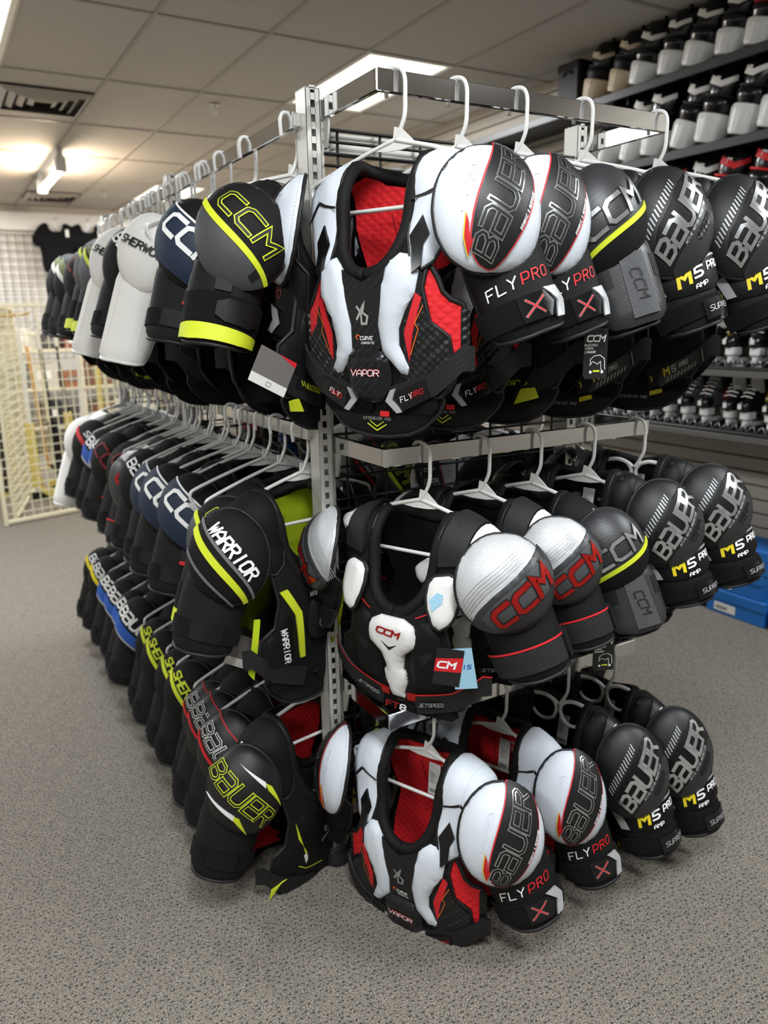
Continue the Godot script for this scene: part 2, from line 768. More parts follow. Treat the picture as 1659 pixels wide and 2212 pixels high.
func slab(called: String, lo: Vector3, hi: Vector3, m: Material) -> MeshInstance3D:
	var o := part(self, numbered(called), box_mesh(hi - lo), m, Transform3D(Basis.IDENTITY, (lo + hi) * 0.5))
	struct(o)
	return o

func build_room():
	slab("floor", Vector3(WALL_L - 0.2, -0.1, WALL_B - 0.2), Vector3(WALL_R + 0.2, 0, WALL_F + 0.2), carpet_material())
	var wall := mt("wall_paint", "cfcbc2", 0.85, 0.0, "grain", 2.0, 0.15)
	slab("wall_back", Vector3(WALL_L - 0.2, 0, WALL_B - 0.15), Vector3(WALL_R + 0.2, CEIL + 0.2, WALL_B), wall)
	slab("wall_left", Vector3(WALL_L - 0.15, 0, WALL_B), Vector3(WALL_L, CEIL + 0.2, WALL_F), wall)
	# shop front behind the viewer: sill, head and piers around three tall windows
	slab("wall_front", Vector3(WALL_L, 0, WALL_F), Vector3(WALL_R, 0.5, WALL_F + 0.15), wall)
	slab("trim_1", Vector3(WALL_L, 2.5, WALL_F), Vector3(WALL_R, CEIL + 0.2, WALL_F + 0.15), wall)
	for i in 4:
		var x := lerpf(WALL_L, WALL_R - 0.3, i / 3.0)
		slab("trim_%d" % (i + 2), Vector3(x, 0.5, WALL_F), Vector3(x + 0.3, 2.5, WALL_F + 0.15), wall)
	var glass := StandardMaterial3D.new()
	glass.albedo_color = Color(0.9, 0.95, 0.95, 0.08)
	glass.transparency = BaseMaterial3D.TRANSPARENCY_ALPHA
	glass.roughness = 0.02
	for i in 3:
		var x0 := lerpf(WALL_L, WALL_R - 0.3, i / 3.0) + 0.3
		var x1 := lerpf(WALL_L, WALL_R - 0.3, (i + 1) / 3.0)
		slab("window_%d" % (i + 1), Vector3(x0, 0.5, WALL_F + 0.07), Vector3(x1, 2.5, WALL_F + 0.08), glass)
	build_ceiling()

func build_ceiling():
	var tile_m := tile_material()
	var deck := slab("ceiling", Vector3(WALL_L - 0.15, CEIL + 0.16, WALL_B - 0.15), Vector3(WALL_R + 0.15, CEIL + 0.2, WALL_F + 0.15), mt("deck", "807c76", 0.9))
	var inv := deck.transform.affine_inverse()
	var bar_m := mt("t_bar", "a39d93", 0.55)
	var x0 := 0.344 - 0.61 * 10
	var z0 := -2.49 - 1.22 * 6
	var lights := {}
	for ix in [2, 6, 10]:
		for iz in [1, 5, 9]:
			lights[Vector2i(ix + 2, iz + 0)] = true
	# lay-in tiles
	var xs := []
	var x := x0
	while x < WALL_R + 0.05:
		xs.append(x)
		x += 0.61
	var zs := []
	var z := z0
	while z < WALL_F:
		zs.append(z)
		z += 1.22
	for i in xs.size():
		for j in zs.size():
			var cx: float = xs[i] + 0.305
			var cz: float = zs[j] + 0.61
			if cx + 0.3 < WALL_L or cx - 0.3 > WALL_R or cz + 0.6 < WALL_B or cz - 0.6 > WALL_F:
				continue
			var is_light := false
			for lx in [1.869, -0.571, -3.011]:
				for lz in [-3.1, 1.78, -7.98]:
					if absf(cx - lx) < 0.1 and absf(cz - lz) < 0.1:
						is_light = true
			if is_light:
				var t := thing("ceiling_light", "recessed glowing ceiling panel, %s row from the back wall, %s row from the slatted wall" % [ORD[roundi((cz + 7.98) / 4.88)], ORD[roundi((1.869 - cx) / 2.44)]], "light", at3(cx, CEIL, cz), "recessed ceiling light panels")
				part(t, "frame", box_mesh(Vector3(0.6, 0.012, 0.03), 0.003), mt("light_frame", "e8e6e0", 0.5), at3(0, 0.004, 0.59))
				part(t, "frame", box_mesh(Vector3(0.6, 0.012, 0.03), 0.003), mt("light_frame", "e8e6e0", 0.5), at3(0, 0.004, -0.59))
				part(t, "frame", box_mesh(Vector3(0.03, 0.012, 1.2), 0.003), mt("light_frame", "e8e6e0", 0.5), at3(0.288, 0.004, 0))
				part(t, "frame", box_mesh(Vector3(0.03, 0.012, 1.2), 0.003), mt("light_frame", "e8e6e0", 0.5), at3(-0.288, 0.004, 0))
				var glow := StandardMaterial3D.new()
				glow.albedo_color = Color(0.9, 0.9, 0.88)
				glow.emission_enabled = true
				glow.emission = Color(1.0, 0.99, 0.94)
				glow.emission_energy_multiplier = 1.6
				part(t, "diffuser", box_mesh(Vector3(0.56, 0.006, 1.17)), glow, at3(0, 0.01, 0))
				ceiling_panel_light(cx, cz, t)
				continue
			part(deck, "tile", box_mesh(Vector3(0.592, 0.016, 1.202), 0.004), tile_m, inv * at3(cx, CEIL + 0.014, cz))
	for xx in xs:
		if xx > WALL_L and xx < WALL_R:
			part(deck, "t_bar", box_mesh(Vector3(0.022, 0.03, WALL_F - WALL_B), 0.002), bar_m, inv * at3(xx, CEIL + 0.015, (WALL_F + WALL_B) * 0.5))
	for zz in zs:
		if zz > WALL_B and zz < WALL_F:
			part(deck, "t_bar", box_mesh(Vector3(WALL_R - WALL_L, 0.03, 0.022), 0.002), bar_m, inv * at3((WALL_R + WALL_L) * 0.5, CEIL + 0.0149, zz))
	# supply air vents
	for v in [[0.039, -4.32, "square louvred air vent in the ceiling beyond the tube lamp's near end"], [0.649, -8.59, "square louvred air vent in the ceiling by the back wall"]]:
		var t := thing("air_vent", v[2], "vent", at3(v[0], CEIL, v[1]))
		part(t, "backing", box_mesh(Vector3(0.58, 0.006, 0.58)), mt("vent_dark", "2a2724", 0.8), at3(0, -0.002, 0))
		for k in 4:
			var s := 0.56 - k * 0.125
			var mb := MB.new()
			var hh := s * 0.5
			var inn := hh - 0.036
			for e in 4:
				var b := Basis(Vector3.UP, e * PI / 2.0)
				mb.face(b * Vector3(-hh, -0.006 - k * 0.004, hh), b * Vector3(hh, -0.006 - k * 0.004, hh), b * Vector3(inn, -0.034, inn), b * Vector3(-inn, -0.034, inn))
				mb.face(b * Vector3(-inn, -0.036, inn), b * Vector3(inn, -0.036, inn), b * Vector3(hh, -0.008 - k * 0.004, hh), b * Vector3(-hh, -0.008 - k * 0.004, hh))
			part(t, "louvre", mb.done(), mt("vent_metal", "a8a39b", 0.35, 0.5))
	for s in [[1.124, -3.943, "small chrome fire sprinkler on the ceiling between the lamp and the rack"], [1.136, -8.03, "small chrome fire sprinkler on the ceiling near the back wall"]]:
		var t := thing("fire_sprinkler", s[2], "sprinkler", at3(s[0], CEIL, s[1]))
		var mb := MB.new()
		lathe(mb, [[0.0, 0.004], [0.034, 0.002], [0.036, -0.006], [0.014, -0.012], [0.012, -0.03], [0.0, -0.03]], Vector3.ZERO, 14)
		part(t, "escutcheon", mb.done(), mt("sprinkler_metal", "cfcfcf", 0.25, 0.8))
		var m2 := MB.new()
		tube(m2, PackedVector3Array([Vector3(-0.012, -0.028, 0), Vector3(-0.018, -0.045, 0), Vector3(-0.004, -0.064, 0)]), 0.003, 6)
		tube(m2, PackedVector3Array([Vector3(0.012, -0.028, 0), Vector3(0.018, -0.045, 0), Vector3(0.004, -0.064, 0)]), 0.003, 6)
		part(t, "frame_arm", m2.done(), M["sprinkler_metal"])
		var m3 := MB.new()
		lathe(m3, [[0.0, -0.064], [0.016, -0.065], [0.016, -0.068], [0.0, -0.068]], Vector3.ZERO, 12)
		part(t, "deflector", m3.done(), M["sprinkler_metal"])
	# bare tube lamp under the ceiling
	var tl := thing("tube_lamp", "bare glowing tube lamp hung just under the ceiling tiles", "light", at3(0.36, CEIL - 0.16, -6.5))
	var tm := MB.new()
	tube(tm, PackedVector3Array([Vector3(0, 0, 0.6), Vector3(0, 0, -0.6)]), 0.035, 12)
	var tg := StandardMaterial3D.new()
	tg.albedo_color = Color(0.95, 0.95, 0.95)
	tg.emission_enabled = true
	tg.emission = Color(1.0, 0.98, 0.95)
	tg.emission_energy_multiplier = 3.0
	part(tl, "tube", tm.done(), tg)
	for s in [1, -1]:
		part(tl, "end_cap", box_mesh(Vector3(0.09, 0.13, 0.08), 0.01), mt("lamp_cap", "b9bcc0", 0.4), at3(0, 0.03, 0.63 * s))
		part(tl, "bracket", box_mesh(Vector3(0.05, 0.1, 0.04), 0.004), M["lamp_cap"], at3(0, 0.12, 0.63 * s))
	for s in [-0.4, 0.0, 0.4]:
		var ol := OmniLight3D.new()
		ol.name = "tube_light"
		ol.light_energy = 1.0
		ol.light_color = Color(1.0, 0.9, 0.78)
		ol.light_size = 0.04
		ol.omni_range = 12.0
		ol.omni_attenuation = 2.0
		ol.shadow_enabled = true
		tl.add_child(ol, true)
		ol.position = Vector3(0, -0.05, s)

# ---------------------------------------------------------------- the rack
const TOP_Y := 2.115
const MID_Y := 1.305
const LOW_Y := 0.615
const SIDE_TOP := 2.09
const SIDE_MID := 1.335
const SIDE_LOW := 0.665
const END_Z := 0.257

func post_mesh(h: float) -> ArrayMesh:
	var mb := MB.new()
	var w := 0.038
	var d := 0.056
	abox(mb, Vector3(-w * 0.5 + 0.001, h * 0.5, -d * 0.5), Vector3(0.002, h, d))
	abox(mb, Vector3(w * 0.5 - 0.001, h * 0.5, -d * 0.5), Vector3(0.002, h, d))
	for zz in [-0.001, -d + 0.001]:
		abox(mb, Vector3(-w * 0.5 + 0.0065, h * 0.5, zz), Vector3(0.013, h, 0.002))
		abox(mb, Vector3(w * 0.5 - 0.0065, h * 0.5, zz), Vector3(0.013, h, 0.002))
		var y := 0.02
		abox(mb, Vector3(0, 0.01, zz), Vector3(0.014, 0.02, 0.002))
		while y < h - 0.03:
			abox(mb, Vector3(0, y + 0.0235, zz), Vector3(0.014, 0.015, 0.002))
			y += 0.0318
		abox(mb, Vector3(0, (y + h) * 0.5 + 0.006, zz), Vector3(0.014, h - y, 0.002))
	abox(mb, Vector3(0, h, -d * 0.5), Vector3(w, 0.002, d))
	abox(mb, Vector3(w * 0.5 + 0.006, h * 0.5 - 0.01, -0.012), Vector3(0.012, h - 0.02, 0.003))
	abox(mb, Vector3(w * 0.5 + 0.012, h * 0.5 - 0.01, -0.022), Vector3(0.002, h - 0.02, 0.02))
	return mb.done()

func build_rack():
	var t := thing("garment_rack", "tall double-sided metal garment rack with slotted posts, chrome hang rails and black wire end grid", "rack")
	var pm := post_mesh(2.135 - 0.07)
	for x in [0.0, RACK_W]:
		for k in 3:
			var p := part(t, "post", pm, M["post"], at3(x, 0.07, -k * BAY))
			var mb := MB.new()
			lathe(mb, [[0.0, 0.07], [0.03, 0.07], [0.036, 0.062], [0.037, 0.05], [0.035, 0.046], [0.038, 0.042], [0.039, 0.01], [0.034, 0.0], [0.0, 0.0]], Vector3(0, -0.07, -0.026), 20)
			part(p, "foot", mb.done(), M["caster"])
			part(p, "socket", box_mesh(Vector3(0.046, 0.05, 0.064), 0.004), mt("socket", "8d8f90", 0.35, 0.7), at3(0, 0.022, -0.027))
	# end rails: a U of flat chrome tube at three heights
	for y in [TOP_Y, MID_Y, LOW_Y]:
		var u := part(t, "end_rail", box_mesh(Vector3(0.895, 0.045, 0.014), 0.002), M["chrome"], at3(0.4715, y - 0.0225, END_Z))
		for x in [0.031, 0.912]:
			part(u, "end_rail_arm", box_mesh(Vector3(0.014, 0.0448, 0.275), 0.002), M["chrome"], at3(x - 0.4715, 0, -0.137))
			var mb := MB.new()
			var pl := PackedVector2Array([Vector2(0, -0.022), Vector2(-0.03, -0.022), Vector2(-0.012, -0.085), Vector2(0, -0.09)])
			var fm := FrameMap.new()
			fm.tf = Transform3D(Basis(Vector3(0, 0, -1), Vector3.UP, Vector3.RIGHT), Vector3(x - 0.4715, 0, -0.262))
			sheet(mb, pl, fm, -0.003, 0.003, 0.2, 0.0, true)
			part(u, "bracket", mb.done(), M["post"])
	# side rails, both long sides
	for x in [-0.03, RACK_W + 0.03]:
		for y in [SIDE_TOP, SIDE_MID, SIDE_LOW]:
			for k in 2:
				part(t, "side_rail", box_mesh(Vector3(0.014, 0.04, BAY - 0.03), 0.002), M["chrome"], at3(x, y - 0.02, -BAY * (k + 0.5) - 0.025))
				for e in [-0.04, -BAY - 0.01]:
					part(t, "rail_hook", box_mesh(Vector3(0.034, 0.028, 0.006), 0.001), M["post"], at3(x + (0.014 if x < 0 else -0.014), y - 0.02, -BAY * k + e + 0.0))
	# cross members
	for k in 3:
		for y in [0.16, 2.025]:
			part(t, "cross_beam", box_mesh(Vector3(RACK_W - 0.05, 0.05, 0.03), 0.002), M["post"], at3(RACK_W * 0.5 + 0.005, y, -k * BAY - 0.045))
	for x in [0.0, RACK_W]:
		for k in 2:
			part(t, "base_rail", box_mesh(Vector3(0.03, 0.05, BAY - 0.07), 0.002), M["post"], at3(x, 0.13, -BAY * (k + 0.5) - 0.028))
	# black wire grid closing each end and the middle
	var y := 1.93
	var hs := [2.05, 2.023, 1.996, 1.969]
	for g in 20:
		hs.append(y)
		y -= 0.027
		hs.append(y)
		y -= 0.062
	var hw := tube_mesh(PackedVector3Array([Vector3(0.03, 0, 0), Vector3(RACK_W - 0.022, 0, 0)]), 0.0038, 8)
	var vw := tube_mesh(PackedVector3Array([Vector3(0, 0.18, 0), Vector3(0, 2.055, 0)]), 0.0038, 8)
	for zz in [-0.008, -BAY - 0.008, -2 * BAY - 0.05]:
		for h in hs:
			part(t, "wire", hw, M["wire_black"], at3(0, h, zz))
		for k in 7:
			part(t, "wire", vw, M["wire_black"], at3(0.07 + k * 0.121, 0, zz - 0.0065))

# ---------------------------------------------------------------- right wall: shelves of shin guards and skates
const SHELF_X := 2.6
func build_right_wall():
	var wr := slab("wall_right", Vector3(WALL_R + 0.012, 0, WALL_B), Vector3(WALL_R + 0.16, CEIL + 0.2, WALL_F), mt("groove", "6e4a34", 0.8))
	var inv := wr.transform.affine_inverse()
	var y := 0.0
	while y < CEIL:
		part(wr, "slat", box_mesh(Vector3(0.018, 0.068, WALL_F - WALL_B), 0.003), mt("slat", "aaa499", 0.6), inv * at3(WALL_R + 0.004, y + 0.034, (WALL_F + WALL_B) * 0.5))
		y += 0.0762
	var shelf_m := mt("shelf", "1a1a1b", 0.45)
	var rows := [[2.79, "top"], [2.415, "second"], [2.03, "third"], [1.69, "fourth"], [1.335, "fifth"], [1.015, "lowest"]]
	var words := ["beneath the ceiling", "second from the ceiling", "third from the ceiling", "fourth from the ceiling", "over the lowest skates", "lowest, over the bare slats"]
	for i in rows.size():
		var yy: float = rows[i][0]
		var t := thing("wall_shelf", "long black metal shelf on the slatted wall, %s" % words[i], "shelf", at3(SHELF_X + 0.17, yy, -0.85))
		part(t, "board", box_mesh(Vector3(0.34, 0.018, 4.3), 0.002), shelf_m, at3(0, -0.012, 0))
		part(t, "front_lip", box_mesh(Vector3(0.012, 0.045, 4.3), 0.003), shelf_m, at3(-0.172, -0.02, 0))
		if i >= 4:
			# zig-zag wire that keeps the blades upright
			var pts := PackedVector3Array()
			for k in 170:
				pts.append(Vector3(-0.15 + 0.02 * (k % 2), 0.005 + 0.03 * (k % 2), -2.1 + k * 0.025))
			part(t, "wire_rack", tube_mesh(pts, 0.003, 4), M["steel"])
			part(t, "price_channel", box_mesh(Vector3(0.008, 0.03, 4.3), 0.001), mt("channel", "5d5c58", 0.4), at3(-0.18, -0.03, 0))
		for k in 4:
			part(t, "bracket", box_mesh(Vector3(0.3, 0.05, 0.012), 0.002), shelf_m, at3(0.02, -0.045, -2.0 + k * 1.33))
	build_shin_guards()
	build_skates()
	build_boxes()

# a shin guard standing on its white ankle end, knee cup above
func shin_guard(cuff: String, shell: String, band: String) -> Node3D:
	var t := Node3D.new()
	var ring := func(y: float, rx: float, rz: float, cx: float, n := 14) -> Array:
		var o := []
		for k in n:
			var a := -TAU * k / n
			o.append(Vector3(cx + cos(a) * rx, y, sin(a) * rz))
		return o
	var mb := MB.new()
	loft(mb, [ring.call(0.0, 0.055, 0.05, 0.0), ring.call(0.012, 0.06, 0.056, 0.0), ring.call(0.085, 0.067, 0.065, -0.004), ring.call(0.11, 0.067, 0.066, -0.004), ring.call(0.116, 0.06, 0.06, -0.004)])
	var c := part(t, "ankle_cuff", mb.done(), M[cuff])
	for k in 5:
		var a := PI - 0.8 + k * 0.4
		part(c, "rib", tube_mesh(PackedVector3Array([Vector3(cos(a) * 0.06, 0.02, sin(a) * 0.056), Vector3(-0.004 + cos(a) * 0.068, 0.1, sin(a) * 0.066)]), 0.002, 4), M[cuff])
	mb = MB.new()
	loft(mb, [ring.call(0.105, 0.056, 0.056, 0.0), ring.call(0.14, 0.066, 0.062, -0.006), ring.call(0.165, 0.068, 0.064, -0.008), ring.call(0.185, 0.058, 0.056, -0.003)])
	part(t, "knee_cup", mb.done(), M[shell])
	mb = MB.new()
	loft(mb, [ring.call(0.182, 0.055, 0.056, 0.0), ring.call(0.22, 0.064, 0.064, 0.0), ring.call(0.27, 0.062, 0.066, 0.004), ring.call(0.315, 0.05, 0.06, 0.01), ring.call(0.33, 0.03, 0.05, 0.02)])
	var b := part(t, "shin_shell", mb.done(), M["gloss_black"])
	mb = MB.new()
	var am := ArmMap.new()
	am.ea = Vector3(0, 0, 1)
	am.en = Vector3(-1, 0, 0)
	am.r = 0.063
	am.oval = 1.0
	sheet(mb, pv([[-0.05, 0.23], [0.012, 0.215], [0.06, 0.25], [0.055, 0.27], [0.008, 0.24], [-0.045, 0.262]]), am, 0.001, 0.005, 0.02)
	part(b, "flash", mb.done(), M[band])
	mb = MB.new()
	var r2 := PackedVector3Array()
	for k in 18:
		var a := TAU * k / 18
		r2.append(Vector3(cos(a) * 0.066, 0.188 + 0.004 * cos(a), sin(a) * 0.063))
	tube(mb, r2, 0.006, 6, true)
	part(t, "strap", mb.done(), M["red_plain"] if band == "red_plain" else M["elastic"])
	mb = MB.new()
	tube(mb, smooth_path([Vector3(-0.03, 0.3, 0.02), Vector3(-0.045, 0.335, 0.03), Vector3(-0.02, 0.37, 0.0), Vector3(-0.01, 0.34, -0.03), Vector3(-0.03, 0.3, -0.02)], 4), 0.007, 6)
	part(t, "pull_strap", mb.done(), M["nylon"])
	part(t, "price_sticker", box_mesh(Vector3(0.002, 0.022, 0.018)), M["paper"], at3(-0.064, 0.245, -0.012))
	return t

func build_shin_guards():
	mt("tan", "c9b89c", 0.6)
	var kinds := [shin_guard("white_vinyl", "gloss_black", "white_cloth"), shin_guard("white_vinyl", "gloss_black", "red_plain"), shin_guard("tan", "nylon", "tan")]
	var lab := ["black and white shin guard on the %s", "red-banded shin guard on the %s", "tan shin guard on the %s"]
	var rows := [[2.79, "top wall shelf", [2, 2, 0, 0, 0, 0, 1, 1, 0, 0, 0], -1.83], [2.415, "second wall shelf", [0, 0, 0, 0, 0, 0, 0, 0, 2, 2, 0], -1.72], [2.03, "third wall shelf", [0, 0, 1, 0, 1, 1, 2, 2, 0, 0, 0], -1.62], [1.69, "fourth wall shelf", [0, 0, 1, 2, 0, 0, 1, 1, 0, 0, 0], -1.62]]
	for r in rows:
		for i in r[2].size():
			var k: int = r[2][i]
			var z: float = r[3] + i * 0.175 + (0.02 if i % 2 else 0.0)
			var o: Node3D = kinds[k].duplicate()
			o.name = numbered("shin_guard")
			add_child(o)
			var sc := 0.95 if r[0] > 2.7 else 1.14
			o.transform = Transform3D(Basis(Vector3.RIGHT, 0.3 + rng.randf_range(-0.06, 0.06)) * Basis(Vector3.UP, rng.randf_range(-0.15, 0.35)) * Basis(Vector3(0, 0, 1), -0.1).scaled(Vector3(1.35, sc, 1.35)), Vector3(SHELF_X + 0.1, r[0] + 0.018, z))
			meta(o, "%s, %s from the far end" % [lab[k] % r[1], nth(r[1])], "shin guard", "shin guards on the " + r[1])
	for k in kinds:
		k.free()
	# dark folded display bag at the far end of the top shelf
	var t := thing("display_bag", "upright flat black equipment bag at the end of the top wall shelf", "bag", at3(SHELF_X + 0.12, 2.787, -2.0))
	part(t, "body", box_mesh(Vector3(0.16, 0.27, 0.19), 0.015), M["nylon"], at3(0, 0.135, 0))
	part(t, "flap", box_mesh(Vector3(0.165, 0.05, 0.195), 0.012), M["neoprene"], at3(-0.002, 0.245, 0))
	part(t, "handle", tube_mesh(smooth_path([Vector3(-0.08, 0.2, -0.04), Vector3(-0.1, 0.22, 0), Vector3(-0.08, 0.2, 0.04)], 4), 0.006, 6), M["elastic"])
	# loose goalie gear high on the wall further back
	for g in 3:
		var gz := -3.1 - g * 0.55
		var s := thing("goalie_mask", ["silver and white goalie mask on the wall rack behind the top end rail", "grey goalie mask hung on the far slatted wall", "pale goalie mask hung furthest along the slatted wall"][g], "mask", at3(2.78, 2.72, gz))
		var mb := MB.new()
		lathe(mb, [[0.0, 0.13], [0.06, 0.12], [0.1, 0.08], [0.115, 0.02], [0.11, -0.05], [0.085, -0.11], [0.05, -0.14], [0.0, -0.145]], Vector3.ZERO, 16)
		part(s, "shell", mb.done(), M["silver_cloth"] if g % 2 == 0 else M["white_vinyl"])
		for k in 5:
			part(s, "cage_bar", tube_mesh(smooth_path([Vector3(-0.03, 0.06 - k * 0.03, 0.1), Vector3(-0.13, 0.06 - k * 0.03, 0.03), Vector3(-0.13, 0.06 - k * 0.03, -0.03), Vector3(-0.03, 0.06 - k * 0.03, -0.1)], 4), 0.004, 5), M["steel"])
		part(s, "peg", tube_mesh(PackedVector3Array([Vector3(0.05, 0.0, 0), Vector3(0.17, 0.0, 0)]), 0.006, 6), M["steel"])

# ice skate, toe towards the aisle (-x), standing on its blade
func skate(boot: String, accent: String) -> Node3D:
	var t := Node3D.new()
	var ring := func(y: float, x0: float, x1: float, hw: float) -> Array:
		var o := []
		for k in 16:
			var a := -TAU * k / 16
			var cx := (x0 + x1) * 0.5
			var px := cx + cos(a) * (x1 - x0) * 0.5
			var taper := 1.0 - 0.18 * clampf((cx - px) / 0.14, -1.0, 1.0)
			o.append(Vector3(px, y, sin(a) * hw * taper))
		return o
	var mb := MB.new()
	loft(mb, [ring.call(0.095, -0.135, 0.125, 0.03), ring.call(0.102, -0.145, 0.135, 0.042), ring.call(0.13, -0.143, 0.138, 0.047), ring.call(0.155, -0.11, 0.14, 0.046), ring.call(0.19, -0.045, 0.142, 0.043), ring.call(0.24, -0.01, 0.15, 0.045), ring.call(0.275, -0.005, 0.155, 0.048), ring.call(0.28, 0.01, 0.145, 0.04)])
	var b := part(t, "boot", mb.done(), M[boot])
	mb = MB.new()
	loft(mb, [ring.call(0.1, -0.15, -0.07, 0.03), ring.call(0.12, -0.152, -0.06, 0.04), ring.call(0.145, -0.145, -0.06, 0.036), ring.call(0.152, -0.13, -0.07, 0.02)])
	part(b, "toe_cap", mb.done(), M["gloss_black"])
	mb = MB.new()
	abox(mb, Vector3(-0.035, 0.255, 0), Vector3(0.03, 0.15, 0.07), Basis(Vector3(0, 0, 1), 0.28), 0.012)
	part(t, "tongue", mb.done(), M["white_cloth"] if accent != "red_plain" else M["grey_print"])
	mb = MB.new()
	for k in 6:
		var f := k / 5.0
		var x := lerpf(-0.105, -0.028, f)
		var yy := lerpf(0.168, 0.26, f)
		tube(mb, PackedVector3Array([Vector3(x, yy, -0.032), Vector3(x - 0.012, yy + 0.008, 0), Vector3(x, yy, 0.032)]), 0.0035, 5)
	part(t, "laces", mb.done(), M["white_print"])
	mb = MB.new()
	abox(mb, Vector3(0.085, 0.075, 0), Vector3(0.07, 0.05, 0.045), Basis.IDENTITY, 0.01)
	abox(mb, Vector3(0.085, 0.045, 0), Vector3(0.05, 0.04, 0.026), Basis.IDENTITY, 0.006)
	abox(mb, Vector3(-0.085, 0.075, 0), Vector3(0.08, 0.05, 0.05), Basis.IDENTITY, 0.01)
	abox(mb, Vector3(-0.085, 0.045, 0), Vector3(0.055, 0.04, 0.028), Basis.IDENTITY, 0.006)
	abox(mb, Vector3(0, 0.03, 0), Vector3(0.24, 0.022, 0.014), Basis.IDENTITY, 0.003)
	part(t, "blade_holder", mb.done(), M["white_vinyl"])
	mb = MB.new()
	abox(mb, Vector3(0, 0.012, 0), Vector3(0.27, 0.022, 0.004))
	part(t, "blade", mb.done(), M["steel"])
	for s in [-1, 1]:
		mb = MB.new()
		var fm := FrameMap.new()
		fm.tf = Transform3D(Basis(Vector3(-s, 0, 0), Vector3.UP, Vector3(0, 0, -s)), Vector3(0.05, 0.175, 0.044 * -s))
		sheet(mb, pv([[-0.07, -0.03], [0.06, -0.045], [0.075, -0.03], [-0.02, 0.0], [-0.05, 0.03]]), fm, -0.004, 0.0035, 0.06)
		part(b, "side_flash", mb.done(), M[accent])
	part(t, "price_sticker", box_mesh(Vector3(0.002, 0.025, 0.02)), M["paper"], at3(-0.1555, 0.125, 0.0))
	return t

func build_skates():
	var kinds := [skate("gloss_black", "silver_cloth"), skate("nylon", "yellow"), skate("charcoal", "red_plain"), skate("gunmetal", "silver_cloth")]
	var lab := ["black silver-flashed skate on the %s", "yellow-flashed skate on the %s", "grey red-flashed skate on the %s", "steel-grey skate on the %s"]
	var seqs := [[1.335, "upper skate shelf", [0, 0, 3, 3, 2, 2, 0, 1, 0, 0, 1, 0, 0]], [1.015, "lower skate shelf", [3, 3, 1, 1, 3, 0, 2, 2, 1, 1, 2, 2, 0]]]
	for r in seqs:
		for i in r[2].size():
			var k: int = r[2][i]
			var o: Node3D = kinds[k].duplicate()
			o.name = numbered("ice_skate")
			add_child(o)
			o.transform = Transform3D(Basis(Vector3.UP, rng.randf_range(-0.12, 0.3)), Vector3(SHELF_X + 0.19, r[0] + 0.0, -1.78 + i * 0.125 + (0.0 if i % 2 else 0.015)))
			meta(o, "%s, %s from the far end" % [lab[k] % r[1], nth(r[1])], "skate", "skates on the " + r[1])
	for k in kinds:
		k.free()

func build_boxes():
	# blue shoe boxes stacked on the carpet under the shelves
	var lid := box_mesh(Vector3(0.26, 0.055, 0.36), 0.003)
	var body := box_mesh(Vector3(0.25, 0.13, 0.35), 0.003)
	var spots := [[2.84, 0.0, -0.62, "standing on the carpet beside the open one", false], [2.845, 0.135, -0.66, "middle one of the stack under the shelves", false], [2.85, 0.27, -0.64, "on top of the stack under the shelves", false], [2.84, 0.0, -1.02, "on the carpet at the far side of the stack", false], [2.845, 0.135, -1.04, "upper one of the far pair", false], [2.84, 0.0, -0.24, "with its lid off, nearest the rack end", true]]
	for s in spots:
		var t := thing("shoe_box", "bright blue skate box %s" % s[3], "box", Transform3D(Basis(Vector3.UP, rng.randf_range(-0.05, 0.05)), Vector3(s[0] - 0.02, s[1], s[2])), "blue skate boxes")
		part(t, "carton", body, M["box_blue"], at3(0, 0.066, 0))
		if not s[4]:
			part(t, "lid", lid, M["box_blue"], at3(0, 0.107, 0))
		else:
			part(t, "lining", box_mesh(Vector3(0.235, 0.004, 0.335)), M["card_brown"], at3(0, 0.131, 0))
		var st := part(t, "label_sticker", box_mesh(Vector3(0.002, 0.045, 0.13)), M["paper"], at3(-0.1262, 0.04, -0.06))
		var mb := MB.new()
		var fm := FrameMap.new()
		fm.tf = Transform3D(Basis(Vector3(0, 0, 1), Vector3.UP, Vector3(-1, 0, 0)), Vector3(-0.0012, 0, 0))
		for k in 14:
			ribbon(mb, PackedVector2Array([Vector2(-0.05 + k * 0.005, -0.012), Vector2(-0.05 + k * 0.005, 0.008)]), 0.002 if k % 3 else 0.003, fm, 0.0002, false)
		part(st, "barcode", mb.done(), M["black_print"])

# ---------------------------------------------------------------- far end of the shop
func grid_mesh(w: float, h: float, step: float, r: float) -> ArrayMesh:
	var mb := MB.new()
	var x := 0.0
	while x <= w + 0.001:
		abox(mb, Vector3(x, h * 0.5, 0), Vector3(r * 2, h, r * 2))
		x += step
	var y := 0.0
	while y <= h + 0.001:
		abox(mb, Vector3(w * 0.5, y, r), Vector3(w, r * 2, r * 2))
		y += step
	return mb.done()

